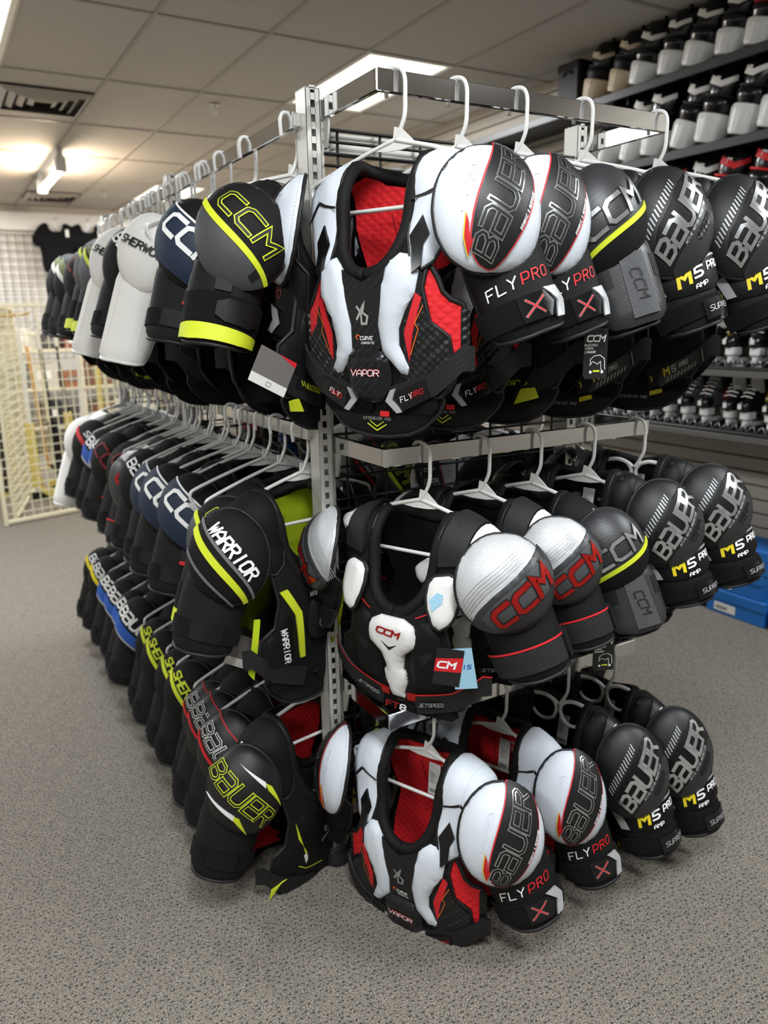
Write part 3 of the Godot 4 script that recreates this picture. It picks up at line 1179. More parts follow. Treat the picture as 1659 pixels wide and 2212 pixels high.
func hockey_stick(called: String, label: String, tf: Transform3D, shaft: Material, blade: Material, goalie := false):
	var t := thing(called, label, "hockey stick", tf, "hockey sticks behind the grid panels")
	var l := 1.45
	part(t, "shaft", box_mesh(Vector3(0.03, l, 0.02), 0.004), shaft, at3(0, l * 0.5 + 0.1, 0))
	var mb := MB.new()
	var hgt := 0.09 if goalie else 0.07
	var rings := []
	for k in 9:
		var f := k / 8.0
		var p := Vector3(0.0 + f * 0.3, 0.12 - 0.09 * sin(minf(f * 1.6, 1.0) * PI / 2.0), 0.03 * f * f)
		var hh := hgt * (0.5 + 0.5 * sin(clampf(f * 3.0, 0, PI / 2))) * (1.0 if f < 0.95 else 0.75) * 0.5
		rings.append([p + Vector3(0, hh, 0.006), p + Vector3(0, hh, -0.006), p + Vector3(0, -hh, -0.006), p + Vector3(0, -hh, 0.006)])
	loft(mb, rings)
	part(t, "blade", mb.done(), blade)
	if goalie:
		part(t, "paddle", box_mesh(Vector3(0.085, 0.6, 0.022), 0.006), blade, at3(0, 0.42, 0))
	part(t, "grip_tape", box_mesh(Vector3(0.032, 0.18, 0.022), 0.004), M["white_cloth"], at3(0, l + 0.015, 0))

func build_back():
	# grey wire grid with a header along the back wall
	var bw := thing("wire_grid_panel", "dark wire grid covering the far back wall under a white header", "grid", at3(-4.0, 1.25, WALL_B + 0.06))
	var g := part(bw, "wire_mesh", grid_mesh(6.9, 1.5, 0.1, 0.004), mt("grid_dark", "4d453c", 0.5))
	g.set_meta("kind", "stuff")
	part(bw, "header", box_mesh(Vector3(6.9, 0.22, 0.05), 0.004), mt("header", "dcdad4", 0.6), at3(3.45, 1.66, 0.0))
	# black vests hung on it
	for v in [[0.78, "black padded vest hung on the far wire grid"], [1.18, "second black padded vest on the far wire grid, white tag"]]:
		var t := thing("hanging_vest", v[1], "vest", at3(v[0], 2.9, WALL_B + 0.2))
		var mb := MB.new()
		var fm := FrameMap.new()
		sheet(mb, soften(mirrored([[0, -0.12], [0.07, -0.1], [0.1, 0.0], [0.2, -0.04], [0.3, -0.2], [0.27, -0.3], [0.2, -0.3], [0.2, -0.6], [0.08, -0.66], [0, -0.62]]), 1), fm, -0.06, 0.06, 0.08, 0.08, true)
		part(t, "body", mb.done(), M["velcro"])
		part(t, "tag", box_mesh(Vector3(0.04, 0.09, 0.003)), M["paper"], at3(0.12, -0.14, 0.075))
		part(t, "hook", tube_mesh(smooth_path([Vector3(0, -0.1, 0), Vector3(0, 0.03, 0), Vector3(0.03, 0.06, -0.03), Vector3(0, 0.04, -0.13)], 4), 0.005, 6), M["steel"])
	# cream grid panels standing across the aisle, sticks behind
	var cream := mt("cream_wire", "d9d2b4", 0.5)
	var panels := [[Vector3(-1.75, 0.02, -5.55), 1.3, 1.62, 0.33, "cream wire grid panel standing across the aisle"], [Vector3(-0.5, 0.02, -5.1), 1.35, 1.75, 0.28, "cream wire grid panel with a thick edge post in front of the sticks"], [Vector3(0.62, 0.02, -6.3), 1.2, 1.65, 0.0, "cream wire grid panel further back in line with the rack"], [Vector3(-0.42, 0.02, -5.2), 1.3, 1.75, 1.35, "cream wire grid panel running back along the stick aisle"], [Vector3(-2.2, 0.02, -7.6), 2.4, 1.5, 0.0, "cream wire grid panel before the stock shelves"]]
	for p in panels:
		var t := thing("wire_grid_panel", p[4], "grid", Transform3D(Basis(Vector3.UP, p[3]), p[0]))
		var gm := part(t, "wire_mesh", grid_mesh(p[1], p[2], 0.0762, 0.0035), cream)
		gm.set_meta("kind", "stuff")
		part(t, "frame_bar", box_mesh(Vector3(0.03, p[2] + 0.04, 0.03), 0.004), cream, at3(0, p[2] * 0.5, 0))
		part(t, "frame_bar", box_mesh(Vector3(0.03, p[2] + 0.04, 0.03), 0.004), cream, at3(p[1], p[2] * 0.5, 0))
		part(t, "frame_bar", box_mesh(Vector3(p[1], 0.03, 0.03), 0.004), cream, at3(p[1] * 0.5, p[2], 0))
		part(t, "frame_bar", box_mesh(Vector3(p[1], 0.03, 0.03), 0.004), cream, at3(p[1] * 0.5, 0.01, 0))
		for k in 5:
			part(t, "peg", tube_mesh(PackedVector3Array([Vector3(0.1 + k * 0.24, p[2] - 0.08, 0.0), Vector3(0.1 + k * 0.24, p[2] - 0.06, 0.16)]), 0.007, 6), mt("peg_tan", "c79a3c", 0.5))
	var wood := mt("stick_wood", "c79a5a", 0.6)
	var yel := mt("stick_yellow", "d8c56a", 0.6)
	var blk: Material = M["gloss_black"]
	var wht: Material = M["white_cloth"]
	var defs := [[-1.2, -5.75, wood, wood, false, "bare wooden"], [-0.95, -5.8, blk, blk, false, "black composite"], [-0.68, -5.85, yel, yel, true, "wide yellow goalie"], [-0.42, -5.7, blk, wood, false, "black stick with wooden blade"], [-0.15, -5.7, wht, yel, true, "white goalie stick with yellow blade"], [0.08, -5.75, blk, blk, true, "black goalie"], [0.3, -5.8, wht, wht, true, "white goalie"], [0.5, -5.8, yel, yel, false, "slim yellow"], [-1.45, -5.9, wood, blk, false, "wooden stick with black blade"]]
	for i in defs.size():
		var d = defs[i]
		hockey_stick("hockey_stick", "%s hockey stick leaning behind the cream grid panels" % d[5].replace(" stick", "").replace(" goalie", " goalie"), Transform3D(Basis(Vector3(0, 0, 1), 0.04 * ((i % 3) - 1)) * Basis(Vector3.UP, PI if i % 2 else 0.3), Vector3(d[0], 0.02, d[1] - 0.25)), d[2], d[3], d[4])
	for i in 12:
		var m3: Material = [wood, blk, wht, yel][i % 4]
		var nm: String = ["tan wooden", "slim black", "taped white", "pale yellow"][i % 4]
		hockey_stick("hockey_stick", "%s hockey stick, %s in the stick stand behind the grid panels" % [nm, ORD[i]], Transform3D(Basis(Vector3(0, 0, 1), rng.randf_range(-0.06, 0.06)) * Basis(Vector3.UP, rng.randf_range(-0.5, 0.5) + (PI if i % 2 else 0.0)), Vector3(-1.5 + i * 0.2, 0.03, -6.6 - 0.25 * (i % 3))), m3, [yel, wood, blk][i % 3], i % 3 == 0)
	# merchandise shelves before the back wall
	var cols := ["6d4a34", "a39c8c", "2f4468", "1c1c1e", "8a5a3c", "b9b4a6", "3f3b38", "7d3a33", "3a6488", "5d564d"]
	for s in 3:
		var t := thing("stock_shelf", ["lowest open stock shelf before the far back wall", "middle open stock shelf before the far back wall", "top open stock shelf before the far back wall"][s], "shelf", at3(-0.6, 0.35 + s * 0.48, -8.9))
		part(t, "board", box_mesh(Vector3(5.6, 0.03, 0.45), 0.004), mt("stock_board", "c9c0a8", 0.7))
		for k in 5:
			part(t, "upright", box_mesh(Vector3(0.03, 0.48, 0.03), 0.003), M["stock_board"], at3(-2.8 + k * 1.4, -0.24, 0.2))
		var x := -2.7
		while x < 2.6:
			var w := rng.randf_range(0.14, 0.34)
			var h := rng.randf_range(0.14, 0.36)
			var ci := rng.randi_range(0, cols.size() - 1)
			var word: String = ["brown", "beige", "navy", "black", "orange", "white", "dark grey", "red", "blue", "taupe"][ci]
			var o := thing("stock_carton", "%s carton, %s along the %s stock shelf by the back wall" % [word, nth("stock%d" % s), ["lowest", "middle", "top"][s]], "carton", at3(-0.6 + x + w * 0.5, 0.365 + s * 0.48, -8.88), "cartons on the stock shelves")
			part(o, "carton_body", box_mesh(Vector3(w, h, 0.36), 0.005), mt("stock_%d" % ci, cols[ci], 0.7), at3(0, h * 0.5, 0))
			part(o, "carton_label", box_mesh(Vector3(w * 0.5, h * 0.3, 0.004)), M["paper"] if ci % 2 else M["card_grey"], at3(0, h * 0.55, 0.181))
			x += w + rng.randf_range(0.01, 0.12)

# ---------------------------------------------------------------- hangers
var hanger_a: Node3D
var hanger_b: Node3D
const HOOK := [[-0.02, -0.05], [-0.022, -0.015], [-0.014, 0.003], [0.003, 0.0055], [0.02, -0.002], [0.028, -0.02], [0.0285, -0.05], [0.027, -0.088], [0.016, -0.115], [0.004, -0.135]]
func v3s(a: Array, sx := 1.0) -> Array:
	var o := []
	for e in a:
		o.append(Vector3(e[0] * sx, e[1], 0))
	return o

func make_hangers():
	for kind in 2:
		var t := Node3D.new()
		t.set_meta("category", "hanger")
		part(t, "hook", tube_mesh(smooth_path(v3s(HOOK), 5), 0.0048, 8), M["hanger"])
		if kind == 0:
			for s in [1.0, -1.0]:
				part(t, "arm", tube_mesh(smooth_path(v3s([[0.0, -0.136], [0.08, -0.157], [0.16, -0.181], [0.222, -0.202], [0.238, -0.212], [0.24, -0.228], [0.226, -0.258], [0.214, -0.274]], s), 4), 0.0052, 8), M["hanger"])
			part(t, "trouser_bar", tube_mesh(PackedVector3Array([Vector3(-0.215, -0.275, 0), Vector3(0.215, -0.275, 0)]), 0.005, 8), M["hanger"])
			var mb := MB.new()
			sheet(mb, PackedVector2Array([Vector2(-0.06, -0.153), Vector2(-0.004, -0.136), Vector2(0.0, -0.11), Vector2(0.018, -0.115), Vector2(0.06, -0.153), Vector2(0.02, -0.158), Vector2(-0.02, -0.158)]), SMap.new(), -0.0018, 0.0018, 0.1, 0.0, true)
			part(t, "web", mb.done(), M["hanger"])
			hanger_a = t
		else:
			for s in [1.0, -1.0]:
				part(t, "arm", tube_mesh(smooth_path(v3s([[0.003, -0.138], [0.02, -0.126], [0.05, -0.118], [0.09, -0.126], [0.14, -0.15], [0.19, -0.178]], s), 5), 0.006, 8), M["hanger"])
				part(t, "accessory_hook", tube_mesh(smooth_path(v3s([[0.02, -0.126], [0.008, -0.143], [0.008, -0.165], [0.02, -0.187], [0.045, -0.197], [0.07, -0.19], [0.083, -0.174]], s), 5), 0.0055, 8), M["hanger"])
			hanger_b = t

# ---------------------------------------------------------------- shoulder pads
var chest := TorsoMap.new()
var spine := TorsoMap.new()
class InnerMap extends SMap:
	var src: SMap
	func at(q: Vector2, h: float) -> Vector3:
		return src.at(Vector2(-q.x, q.y), -0.007 - h)
var inner := InnerMap.new()
var base_m := {}

func rot(a: Array, ang: float, o := Vector2.ZERO, sq := 1.0) -> PackedVector2Array:
	var out := PackedVector2Array()
	for e in a:
		out.append(o + Vector2(e[0], e[1] * sq).rotated(ang))
	return out

func clip(p: PackedVector2Array, outline: PackedVector2Array, inset := 0.004) -> PackedVector2Array:
	var ins := Geometry2D.offset_polygon(ccw(outline), -inset)
	if ins.is_empty():
		return p
	var r := Geometry2D.intersect_polygons(ccw(p), ins[0])
	return r[0] if r.size() > 0 else PackedVector2Array()

func oval(wa: float, lb: float, n := 26, pw := 2.3, skew := 0.0) -> PackedVector2Array:
	var o := PackedVector2Array()
	for k in n:
		var a := TAU * k / n
		var ca := cos(a)
		var sa := sin(a)
		var x := signf(ca) * pow(absf(ca), 2.0 / pw) * wa
		var y := signf(sa) * pow(absf(sa), 2.0 / pw) * lb
		o.append(Vector2(x * (1.0 - 0.1 * y / lb) + skew * y, y))
	return o

func make_base():
	spine.side = -1.0
	inner.src = spine
	var front := mirrored([[0, -0.4], [0.035, -0.39], [0.066, -0.355], [0.082, -0.3], [0.09, -0.2], [0.092, -0.124], [0.165, -0.148], [0.17, -0.26], [0.142, -0.36], [0.132, -0.43], [0.15, -0.5], [0.2, -0.53], [0.215, -0.6], [0.17, -0.655], [0.0, -0.67]])
	base_m.front_poly = front
	base_m.front = sheet_mesh(front, chest, 0.0, 0.014, 0.022, 0.02)
	base_m.front_bind = piping_mesh(front, chest, 0.006, 0.0055)
	var bk := mirrored([[0, -0.185], [0.05, -0.17], [0.092, -0.124], [0.165, -0.148], [0.17, -0.26], [0.15, -0.38], [0.2, -0.5], [0.215, -0.61], [0.13, -0.68], [0.0, -0.69]])
	base_m.back = sheet_mesh(bk, spine, 0.0, 0.016, 0.024, 0.02)
	base_m.liner = sheet_mesh(mirrored([[0, -0.205], [0.06, -0.19], [0.088, -0.15], [0.15, -0.17], [0.155, -0.28], [0.14, -0.38], [0.17, -0.48], [0.18, -0.6], [0, -0.64]]), inner, -0.004, 0.001, 0.022)
	var mb := MB.new()
	var pts := PackedVector3Array()
	for q in [[0, -0.4], [0.035, -0.39], [0.066, -0.355], [0.082, -0.3], [0.089, -0.22], [0.089, -0.145]]:
		pts.append(chest.at(Vector2(q[0], q[1]), 0.004))
	for q in [[-0.086, -0.152], [-0.05, -0.176], [0, -0.19], [0.05, -0.176], [0.086, -0.152]]:
		pts.append(spine.at(Vector2(q[0], q[1]), 0.004))
	for q in [[-0.089, -0.145], [-0.089, -0.22], [-0.082, -0.3], [-0.066, -0.355], [-0.035, -0.39]]:
		pts.append(chest.at(Vector2(q[0], q[1]), 0.004))
	var loop := []
	for q in pts:
		loop.append(q)
	loop.append(pts[0])
	tube(mb, smooth_path(loop, 3), 0.015, 8)
	base_m.collar = mb.done()
	base_m.belly = sheet_mesh(soften(mirrored([[0, -0.64], [0.17, -0.63], [0.175, -0.68], [0.1, -0.74], [0.0, -0.755]]), 1), chest, -0.012, 0.002, 0.024, 0.02, true)
	base_m.belly_bind = piping_mesh(soften(mirrored([[0, -0.64], [0.17, -0.63], [0.175, -0.68], [0.1, -0.74], [0.0, -0.755]]), 1), chest, -0.005, 0.0045)
	for s in [1, -1]:
		var strap := pv([[0.04, -0.635], [0.15, -0.6], [0.245, -0.545], [0.28, -0.55], [0.28, -0.6], [0.24, -0.6], [0.16, -0.65], [0.05, -0.69]], s)
		base_m["strap%d" % s] = sheet_mesh(strap, chest, 0.014, 0.019, 0.03, 0.0, true)
		var fl := pv([[0.005, -0.625], [0.15, -0.61], [0.16, -0.68], [0.14, -0.695], [0.02, -0.7], [0.005, -0.69]], s)
		base_m["flap%d" % s] = sheet_mesh(fl, chest, 0.004, 0.016, 0.03, 0.012)

func cap_map(sg: float, yaw: float, tilt: float, st: Dictionary) -> CapMap:
	var m := CapMap.new()
	m.en = Vector3(sg * cos(tilt) * cos(yaw), sin(tilt), cos(tilt) * sin(yaw)).normalized()
	m.eb = (Vector3.UP - m.en * m.en.y).normalized()
	m.ea = m.eb.cross(m.en)
	m.c = Vector3(sg * st.get("cx", 0.205), st.get("cy", -0.3), st.get("cz", 0.02) if sg > 0 else st.get("cz_r", st.get("cz", 0.02)))
	m.ra = st.get("ra", 0.1)
	m.rb = st.get("rb", 0.14)
	m.rn = st.get("rn", 0.105)
	return m

func arm_map(sg: float, yaw: float, st: Dictionary) -> ArmMap:
	var a := ArmMap.new()
	var d := Vector3(sg * st.get("splay", 0.42), -1.0, st.get("fwd", 0.0)).normalized()
	a.eb = -d
	var o := Vector3(sg * cos(yaw), 0, sin(yaw))
	a.en = (o - d * o.dot(d)).normalized()
	a.ea = a.eb.cross(a.en)
	a.c = Vector3(sg * 0.232, st.get("ay", -0.372), st.get("az", -0.005))
	a.r = st.get("ar", 0.076)
	a.flare = -0.6
	return a

# lettering in two layers: broad outline colour with a narrower filling on top
func lettering(parent: Node, s: String, o: Vector2, ang: float, hgt: float, map: SMap, h: float, w: float, outer: String, fill: String, aspect := 0.62, slant := 0.2, gap := 0.34, ratio := 0.52):
	var a := part(parent, "lettering", text_mesh(s, o, ang, hgt, map, h, w, aspect, slant, gap), M[outer])
	if fill != "":
		part(a, "letter_fill", text_mesh(s, o, ang, hgt, map, h + 0.0009, w * ratio, aspect, slant, gap), M[fill])

func patch(parent: Node, called: String, p: PackedVector2Array, map: SMap, h0: float, h1: float, m: String, cell := 0.02, puff := 0.0) -> MeshInstance3D:
	if p.size() < 3:
		return null
	return part(parent, called, sheet_mesh(p, map, h0, h1, cell, puff), M[m])

func line(parent: Node, called: String, a: Array, w: float, map: SMap, h: float, m: String, sx := 1.0):
	var mb := MB.new()
	ribbon(mb, pv(a, sx), w, map, h, false)
	part(parent, called, mb.done(), M[m])

func line2(parent: Node, called: String, p: PackedVector2Array, w: float, map: SMap, h: float, m: String):
	var mb := MB.new()
	ribbon(mb, p, w, map, h, false)
	part(parent, called, mb.done(), M[m])

func make_pad(kind: String, st: Dictionary) -> Node3D:
	var t := Node3D.new()
	t.set_meta("category", "shoulder pads")
	var yaw: float = st.get("yaw", 0.3)
	var tilt: float = st.get("tilt", 0.3)
	var v := part(t, "chest_panel", base_m.front, M[st.get("front", "neoprene")])
	part(v, "binding", base_m.front_bind, M["binding"])
	part(t, "back_panel", base_m.back, M[st.get("front", "neoprene")])
	part(t, "liner", base_m.liner, M[st.get("liner", "nylon")])
	part(t, "collar", base_m.collar, M["neoprene"])
	if st.get("lower", true):
		if st.get("belly", true):
			var be := part(t, "belly_pad", base_m.belly, M["nylon"])
			part(be, "binding", base_m.belly_bind, M["binding"])
		for s in [1, -1]:
			part(t, "waist_flap", base_m["flap%d" % s], M["velcro"])
			part(t, "side_strap", base_m["strap%d" % s], M["elastic"])
	for sg in [1.0, -1.0]:
		var cm := cap_map(sg, yaw if sg > 0 else st.get("yaw_r", yaw), tilt, st)
		var out := oval(cm.ra * st.get("wa", 1.08), cm.rb * st.get("lb", 1.05), 26, st.get("pw", 2.3), st.get("skew", 0.0) * sg)
		var cap := part(t, "shoulder_cap", sheet_mesh(out, cm, -0.008, 0.004, 0.02, 0.02), M[st.get("cap", "neoprene")])
		part(cap, "binding", piping_mesh(out, cm, -0.004, 0.005), M[st.get("cap_bind", "binding")])
		part(cap, "stitching", stitches(out, cm, 0.011, 0.0048), M["stitch_light" if st.get("cap", "").begins_with("white") or st.get("cap", "") == "pearl" else "stitch_dark"])
		match kind:
			"frost": cap_frost(cap, cm, out, sg)
			"shadow": cap_shadow(cap, cm, out, sg)
			"jet": cap_jet(cap, cm, out, sg)
			"tack": cap_tack(cap, cm, out, sg)
			"slate": cap_slate(cap, cm, out, sg)
			_: cap_band(cap, cm, out, sg)
		# bridge of padding from collar to cap
		var yl: float = st.get("yoke_low", 0.0)
		var yk := soften(pv([[0.088, -0.33 - yl], [0.09, -0.2], [0.095, -0.06], [0.2, -0.08], [0.225, -0.2], [0.2, -0.3], [0.14, -0.37 - yl]], sg), 1)
		var yo := part(t, "shoulder_yoke", sheet_mesh(yk, chest, 0.006, 0.024, 0.022, 0.022), M[st.get("yoke", "neoprene")])
		part(yo, "binding", piping_mesh(yk, chest, 0.012, 0.004), M["binding"])
		match kind:
			"frost": yoke_frost(yo, sg)
			"shadow": yoke_shadow(yo, sg)
			"jet": yoke_jet(yo, sg)
		var am := arm_map(sg, yaw * 0.8, st)
		var ln: float = st.get("alen", 0.178)
		var ap := soften(pv([[-0.1, 0.03], [0.1, 0.03], [0.128, -ln * 0.45], [0.12, -ln * 0.92], [0.06, -ln], [-0.05, -ln - 0.006], [-0.12, -ln * 0.95], [-0.13, -ln * 0.5]]), 1)
		var bi := part(t, "bicep_guard", sheet_mesh(ap, am, -0.012, 0.003, 0.024, 0.018, true), M[st.get("arm", "neoprene")])
		part(bi, "binding", piping_mesh(ap, am, -0.005, 0.0048), M[st.get("arm_bind", "binding")])
		match kind:
			"frost": arm_frost(bi, am, sg)
			"shadow": arm_shadow(bi, am, sg)
			"jet": arm_jet(bi, am, sg)
			"tack": arm_tack(bi, am, sg)
			"slate": arm_slate(bi, am, sg)
			_: arm_band(bi, am, sg)
	match kind:
		"frost": front_frost(t)
		"shadow": front_shadow(t)
		"jet": front_jet(t)
		"tack": front_tack(t)
		"slate": front_slate(t)
		_: front_band(t)
	return t

# dashed seam running inside an outline
func stitches(outline: PackedVector2Array, map: SMap, inset: float, h: float) -> ArrayMesh:
	var mb := MB.new()
	var ins := Geometry2D.offset_polygon(ccw(outline), -inset)
	if ins.size() > 0:
		var e := resample(ins[0], 0.0045, true)
		for i in range(0, e.size() - 1, 2):
			var st := mb.v.size()
			var t := (e[i + 1] - e[i]) * 0.8
			var n := Vector2(-t.y, t.x).normalized() * 0.0006
			for w in [e[i] - n, e[i] + t - n, e[i] + t + n, e[i] + n]:
				mb.p(map.at(w, h))
			mb.q(st, st + 1, st + 2, st + 3)
	return mb.done()

func arm_plain(bi: Node, am: SMap, _sg: float):
	patch(bi, "arm_strap", pv([[-0.127, -0.1], [0.127, -0.1], [0.124, -0.145], [-0.124, -0.145]]), am, 0.003, 0.007, "velcro", 0.03)
	patch(bi, "strap_tab", pv([[-0.02, -0.1], [0.05, -0.1], [0.05, -0.145], [-0.02, -0.145]]), am, 0.007, 0.01, "nylon", 0.03)

# --- white caps with a black band, silver lettering, red trim
func cap_frost(cap: Node, m: SMap, out: PackedVector2Array, sg: float):
	var an := sg * 1.16
	var o := Vector2(0.016 * sg, 0.0)
	var half := [[-0.142, -0.022], [-0.13, -0.04], [-0.09, -0.052], [0.0, -0.056], [0.1, -0.048], [0.16, -0.04], [0.16, 0.044], [0.06, 0.05], [-0.03, 0.046], [-0.1, 0.034], [-0.135, 0.012]]
	var band := clip(soften(rot(half if sg > 0 else flip_x(half), an, o), 1), out, 0.001)
	patch(cap, "black_band", band, m, 0.004, 0.0075, "neoprene_smooth", 0.018)
	var mb := MB.new()
	var edge := Geometry2D.offset_polygon(ccw(band), 0.0022)
	if edge.size() > 0:
		var e: PackedVector2Array = clip(edge[0], out, 0.002)
		e.append(e[0])
		ribbon(mb, e, 0.0032, m, 0.0068, false)
	part(cap, "red_trim", mb.done(), M["red_plain"])
	lettering(cap, "BaUeR", o + Vector2(-0.002 * sg, 0.002), an, 0.046, m, 0.0088, 0.0098, "silver_print", "black_print", 0.84, 0.18, 0.28)
	# flash low on the inner edge of the band
	var fa := [[-0.13, 0.034], [-0.095, 0.05], [-0.05, 0.058], [-0.066, 0.047], [-0.1, 0.036], [-0.09, 0.03]]
	var fl := rot(fa if sg > 0 else flip_x(fa), an, o)
	patch(cap, "red_flash", clip(fl, out, 0.003), m, 0.0075, 0.0085, "red_plain", 0.02)
	var yl := PackedVector2Array(fl)
	line2(cap, "yellow_line", PackedVector2Array([yl[0], yl[1], yl[2]]), 0.0022, m, 0.0095, "yellow")
	lettering(cap, "DYNAMIC X RESPONSE", o + Vector2(0.0, -0.05).rotated(an), an, 0.0055, m, 0.0092, 0.0011, "white_print", "", 0.6)
	# raised lines on the white inner half
	for k in 3:
		var qa := [[-0.05 + k * 0.03, 0.066], [k * 0.02, 0.078 + k * 0.002], [0.05, 0.07]]
		var q := rot(qa if sg > 0 else flip_x(qa), an, o)
		line2(cap, "raised_line", q, 0.003, m, 0.0058, "white_shell")
func yoke_frost(y: Node, sg: float):
	patch(y, "black_inlay", pv([[0.098, -0.335], [0.122, -0.292], [0.14, -0.33], [0.13, -0.352], [0.13, -0.392], [0.112, -0.405], [0.106, -0.36]], sg), chest, 0.022, 0.029, "gloss_black", 0.02)
	line(y, "seam", [[0.092, -0.255], [0.15, -0.24], [0.2, -0.28]], 0.006, chest, 0.0255, "binding", sg)
	line(y, "seam", [[0.15, -0.24], [0.16, -0.08]], 0.004, chest, 0.0255, "white_shell", sg)
func arm_frost(bi: Node, am: SMap, sg: float):
	patch(bi, "arm_strap", pv([[-0.126, -0.105], [0.126, -0.105], [0.122, -0.158], [-0.122, -0.158]]), am, 0.003, 0.008, "velcro", 0.03)
	lettering(bi, "FLY", Vector2(-0.046, -0.077), 0.12, 0.02, am, 0.005, 0.0026, "white_print", "", 0.7, 0.25, 0.5)
	lettering(bi, "PRO", Vector2(0.02, -0.069), 0.12, 0.02, am, 0.005, 0.0026, "red_plain", "", 0.7, 0.25, 0.5)
	patch(bi, "badge", pv([[-0.03, -0.105], [0.02, -0.105], [0.035, -0.13], [0.02, -0.158], [-0.03, -0.158]]), am, 0.008, 0.0105, "gloss_black", 0.03)
	lettering(bi, "X", Vector2(-0.004, -0.131), 0.0, 0.03, am, 0.0115, 0.005, "silver_print", "red_plain", 1.0)
	patch(bi, "white_chevron", pv([[0.02, -0.1], [0.05, -0.1], [0.068, -0.13], [0.05, -0.163], [0.03, -0.163], [0.045, -0.13]]), am, 0.008, 0.0115, "silver_cloth", 0.03)
func front_frost(t: Node3D):
	for s in [1.0, -1.0]:
		var g := patch(t, "side_liner", soften(pv([[0.125, -0.37], [0.16, -0.4], [0.19, -0.45], [0.262, -0.47], [0.262, -0.57], [0.2, -0.6], [0.12, -0.53]], s), 1), chest, -0.006, 0.003, "red_liner", 0.024, 0.0)
		part(g, "binding", piping_mesh(soften(pv([[0.125, -0.37], [0.16, -0.4], [0.19, -0.45], [0.262, -0.47], [0.262, -0.57], [0.2, -0.6], [0.12, -0.53]], s), 1), chest, 0.002, 0.006), M["binding"])
		patch(t, "side_mesh", pv([[0.238, -0.475], [0.27, -0.478], [0.27, -0.575], [0.238, -0.58]], s), chest, 0.002, 0.008, "mesh_black", 0.03)
		var w := patch(t, "chest_wing", pv([[0.05, -0.385], [0.078, -0.362], [0.098, -0.366], [0.124, -0.398], [0.118, -0.44], [0.096, -0.474], [0.08, -0.51], [0.078, -0.545], [0.098, -0.592], [0.092, -0.608], [0.076, -0.604], [0.036, -0.556], [0.031, -0.5], [0.042, -0.44]], s), chest, 0.008, 0.027, "white_shell", 0.016, 0.011)
		patch(w, "red_flash", pv([[0.12, -0.44], [0.134, -0.45], [0.112, -0.52], [0.1, -0.58], [0.092, -0.52]], s), chest, 0.014, 0.0175, "red_plain", 0.03)
		line(w, "yellow_line", [[0.138, -0.465], [0.118, -0.5], [0.126, -0.512], [0.104, -0.565]], 0.0022, chest, 0.0185, "orange", s)
		patch(t, "mesh_panel", pv([[0.09, -0.5], [0.13, -0.44], [0.15, -0.5], [0.2, -0.535], [0.21, -0.6], [0.1, -0.625], [0.07, -0.61], [0.088, -0.6]], s), chest, 0.01, 0.0155, "mesh_black", 0.03)
		var sp := patch(t, "strap_patch", pv([[0.06, -0.645], [0.135, -0.615], [0.145, -0.655], [0.075, -0.687]], s), chest, 0.019, 0.0225, "gloss_black", 0.03)
		lettering(sp, "FLY" if s > 0 else "FLY", Vector2((0.088) * s - (0.0 if s > 0 else 0.012), -0.655 + (0.0 if s > 0 else 0.006)), 0.38 * s, 0.011, chest, 0.0238, 0.0016, "white_print", "", 0.7, 0.25, 0.5)
		lettering(sp, "PRO", Vector2((0.115) * s + (0.0 if s > 0 else 0.02), -0.644 + (0.0 if s > 0 else -0.01)), 0.38 * s, 0.011, chest, 0.0238, 0.0016, "red_plain", "", 0.7, 0.25, 0.5)
		patch(sp, "silver_chevron", pv([[0.05, -0.64], [0.062, -0.636], [0.052, -0.662], [0.076, -0.688], [0.062, -0.692], [0.036, -0.665]], s), chest, 0.019, 0.0235, "silver_cloth", 0.03)
	var c := patch(t, "sternum_plate", mirrored([[0, -0.415], [0.052, -0.388], [0.044, -0.44], [0.032, -0.5], [0.036, -0.55], [0, -0.562]]), chest, 0.01, 0.02, "carbon", 0.02)
	line(c, "emblem", [[-0.016, -0.49], [0.006, -0.455], [0.0, -0.475], [0.012, -0.483], [0.008, -0.498], [-0.004, -0.498], [-0.004, -0.476], [-0.014, -0.462]], 0.005, chest, 0.0215, "silver_print")
	lettering(c, "CURVE", Vector2(0.004, -0.528), 0.0, 0.007, chest, 0.0215, 0.0014, "white_print", "", 0.7)
	line(c, "orange_mark", [[-0.018, -0.531], [-0.022, -0.526], [-0.018, -0.521], [-0.012, -0.524]], 0.0026, chest, 0.0215, "orange")
	lettering(c, "COMPOSITE", Vector2(0.006, -0.538), 0.0, 0.004, chest, 0.0215, 0.0008, "white_print", "", 0.7)
	var b := patch(t, "belly_plate", soften(mirrored([[0, -0.55], [0.036, -0.553], [0.056, -0.58], [0.054, -0.63], [0.028, -0.668], [0, -0.672]]), 1), chest, 0.012, 0.034, "carbon", 0.014, 0.012)
	lettering(b, "VAPOR", Vector2(0, -0.6), 0.0, 0.013, chest, 0.0356, 0.0034, "red_plain", "white_print", 0.9, 0.2, 0.25)
	for k in 4:
		line(b, "groove_line", [[-0.03 + k * 0.006, -0.63], [0.0, -0.645 + k * 0.006], [0.03 - k * 0.006, -0.63]], 0.0012, chest, 0.0352, "black_print")
	line(t, "lime_chevron", [[-0.025, -0.722], [0.0, -0.737], [0.025, -0.722]], 0.0026, chest, 0.0045, "lime")
	line(t, "lime_chevron", [[-0.018, -0.716], [0.0, -0.728], [0.018, -0.716]], 0.0022, chest, 0.0045, "lime")
	lettering(t, "EXTENSION PAD", Vector2(0, -0.71), 0.0, 0.006, chest, 0.0045, 0.0009, "silver_cloth", "", 0.7)
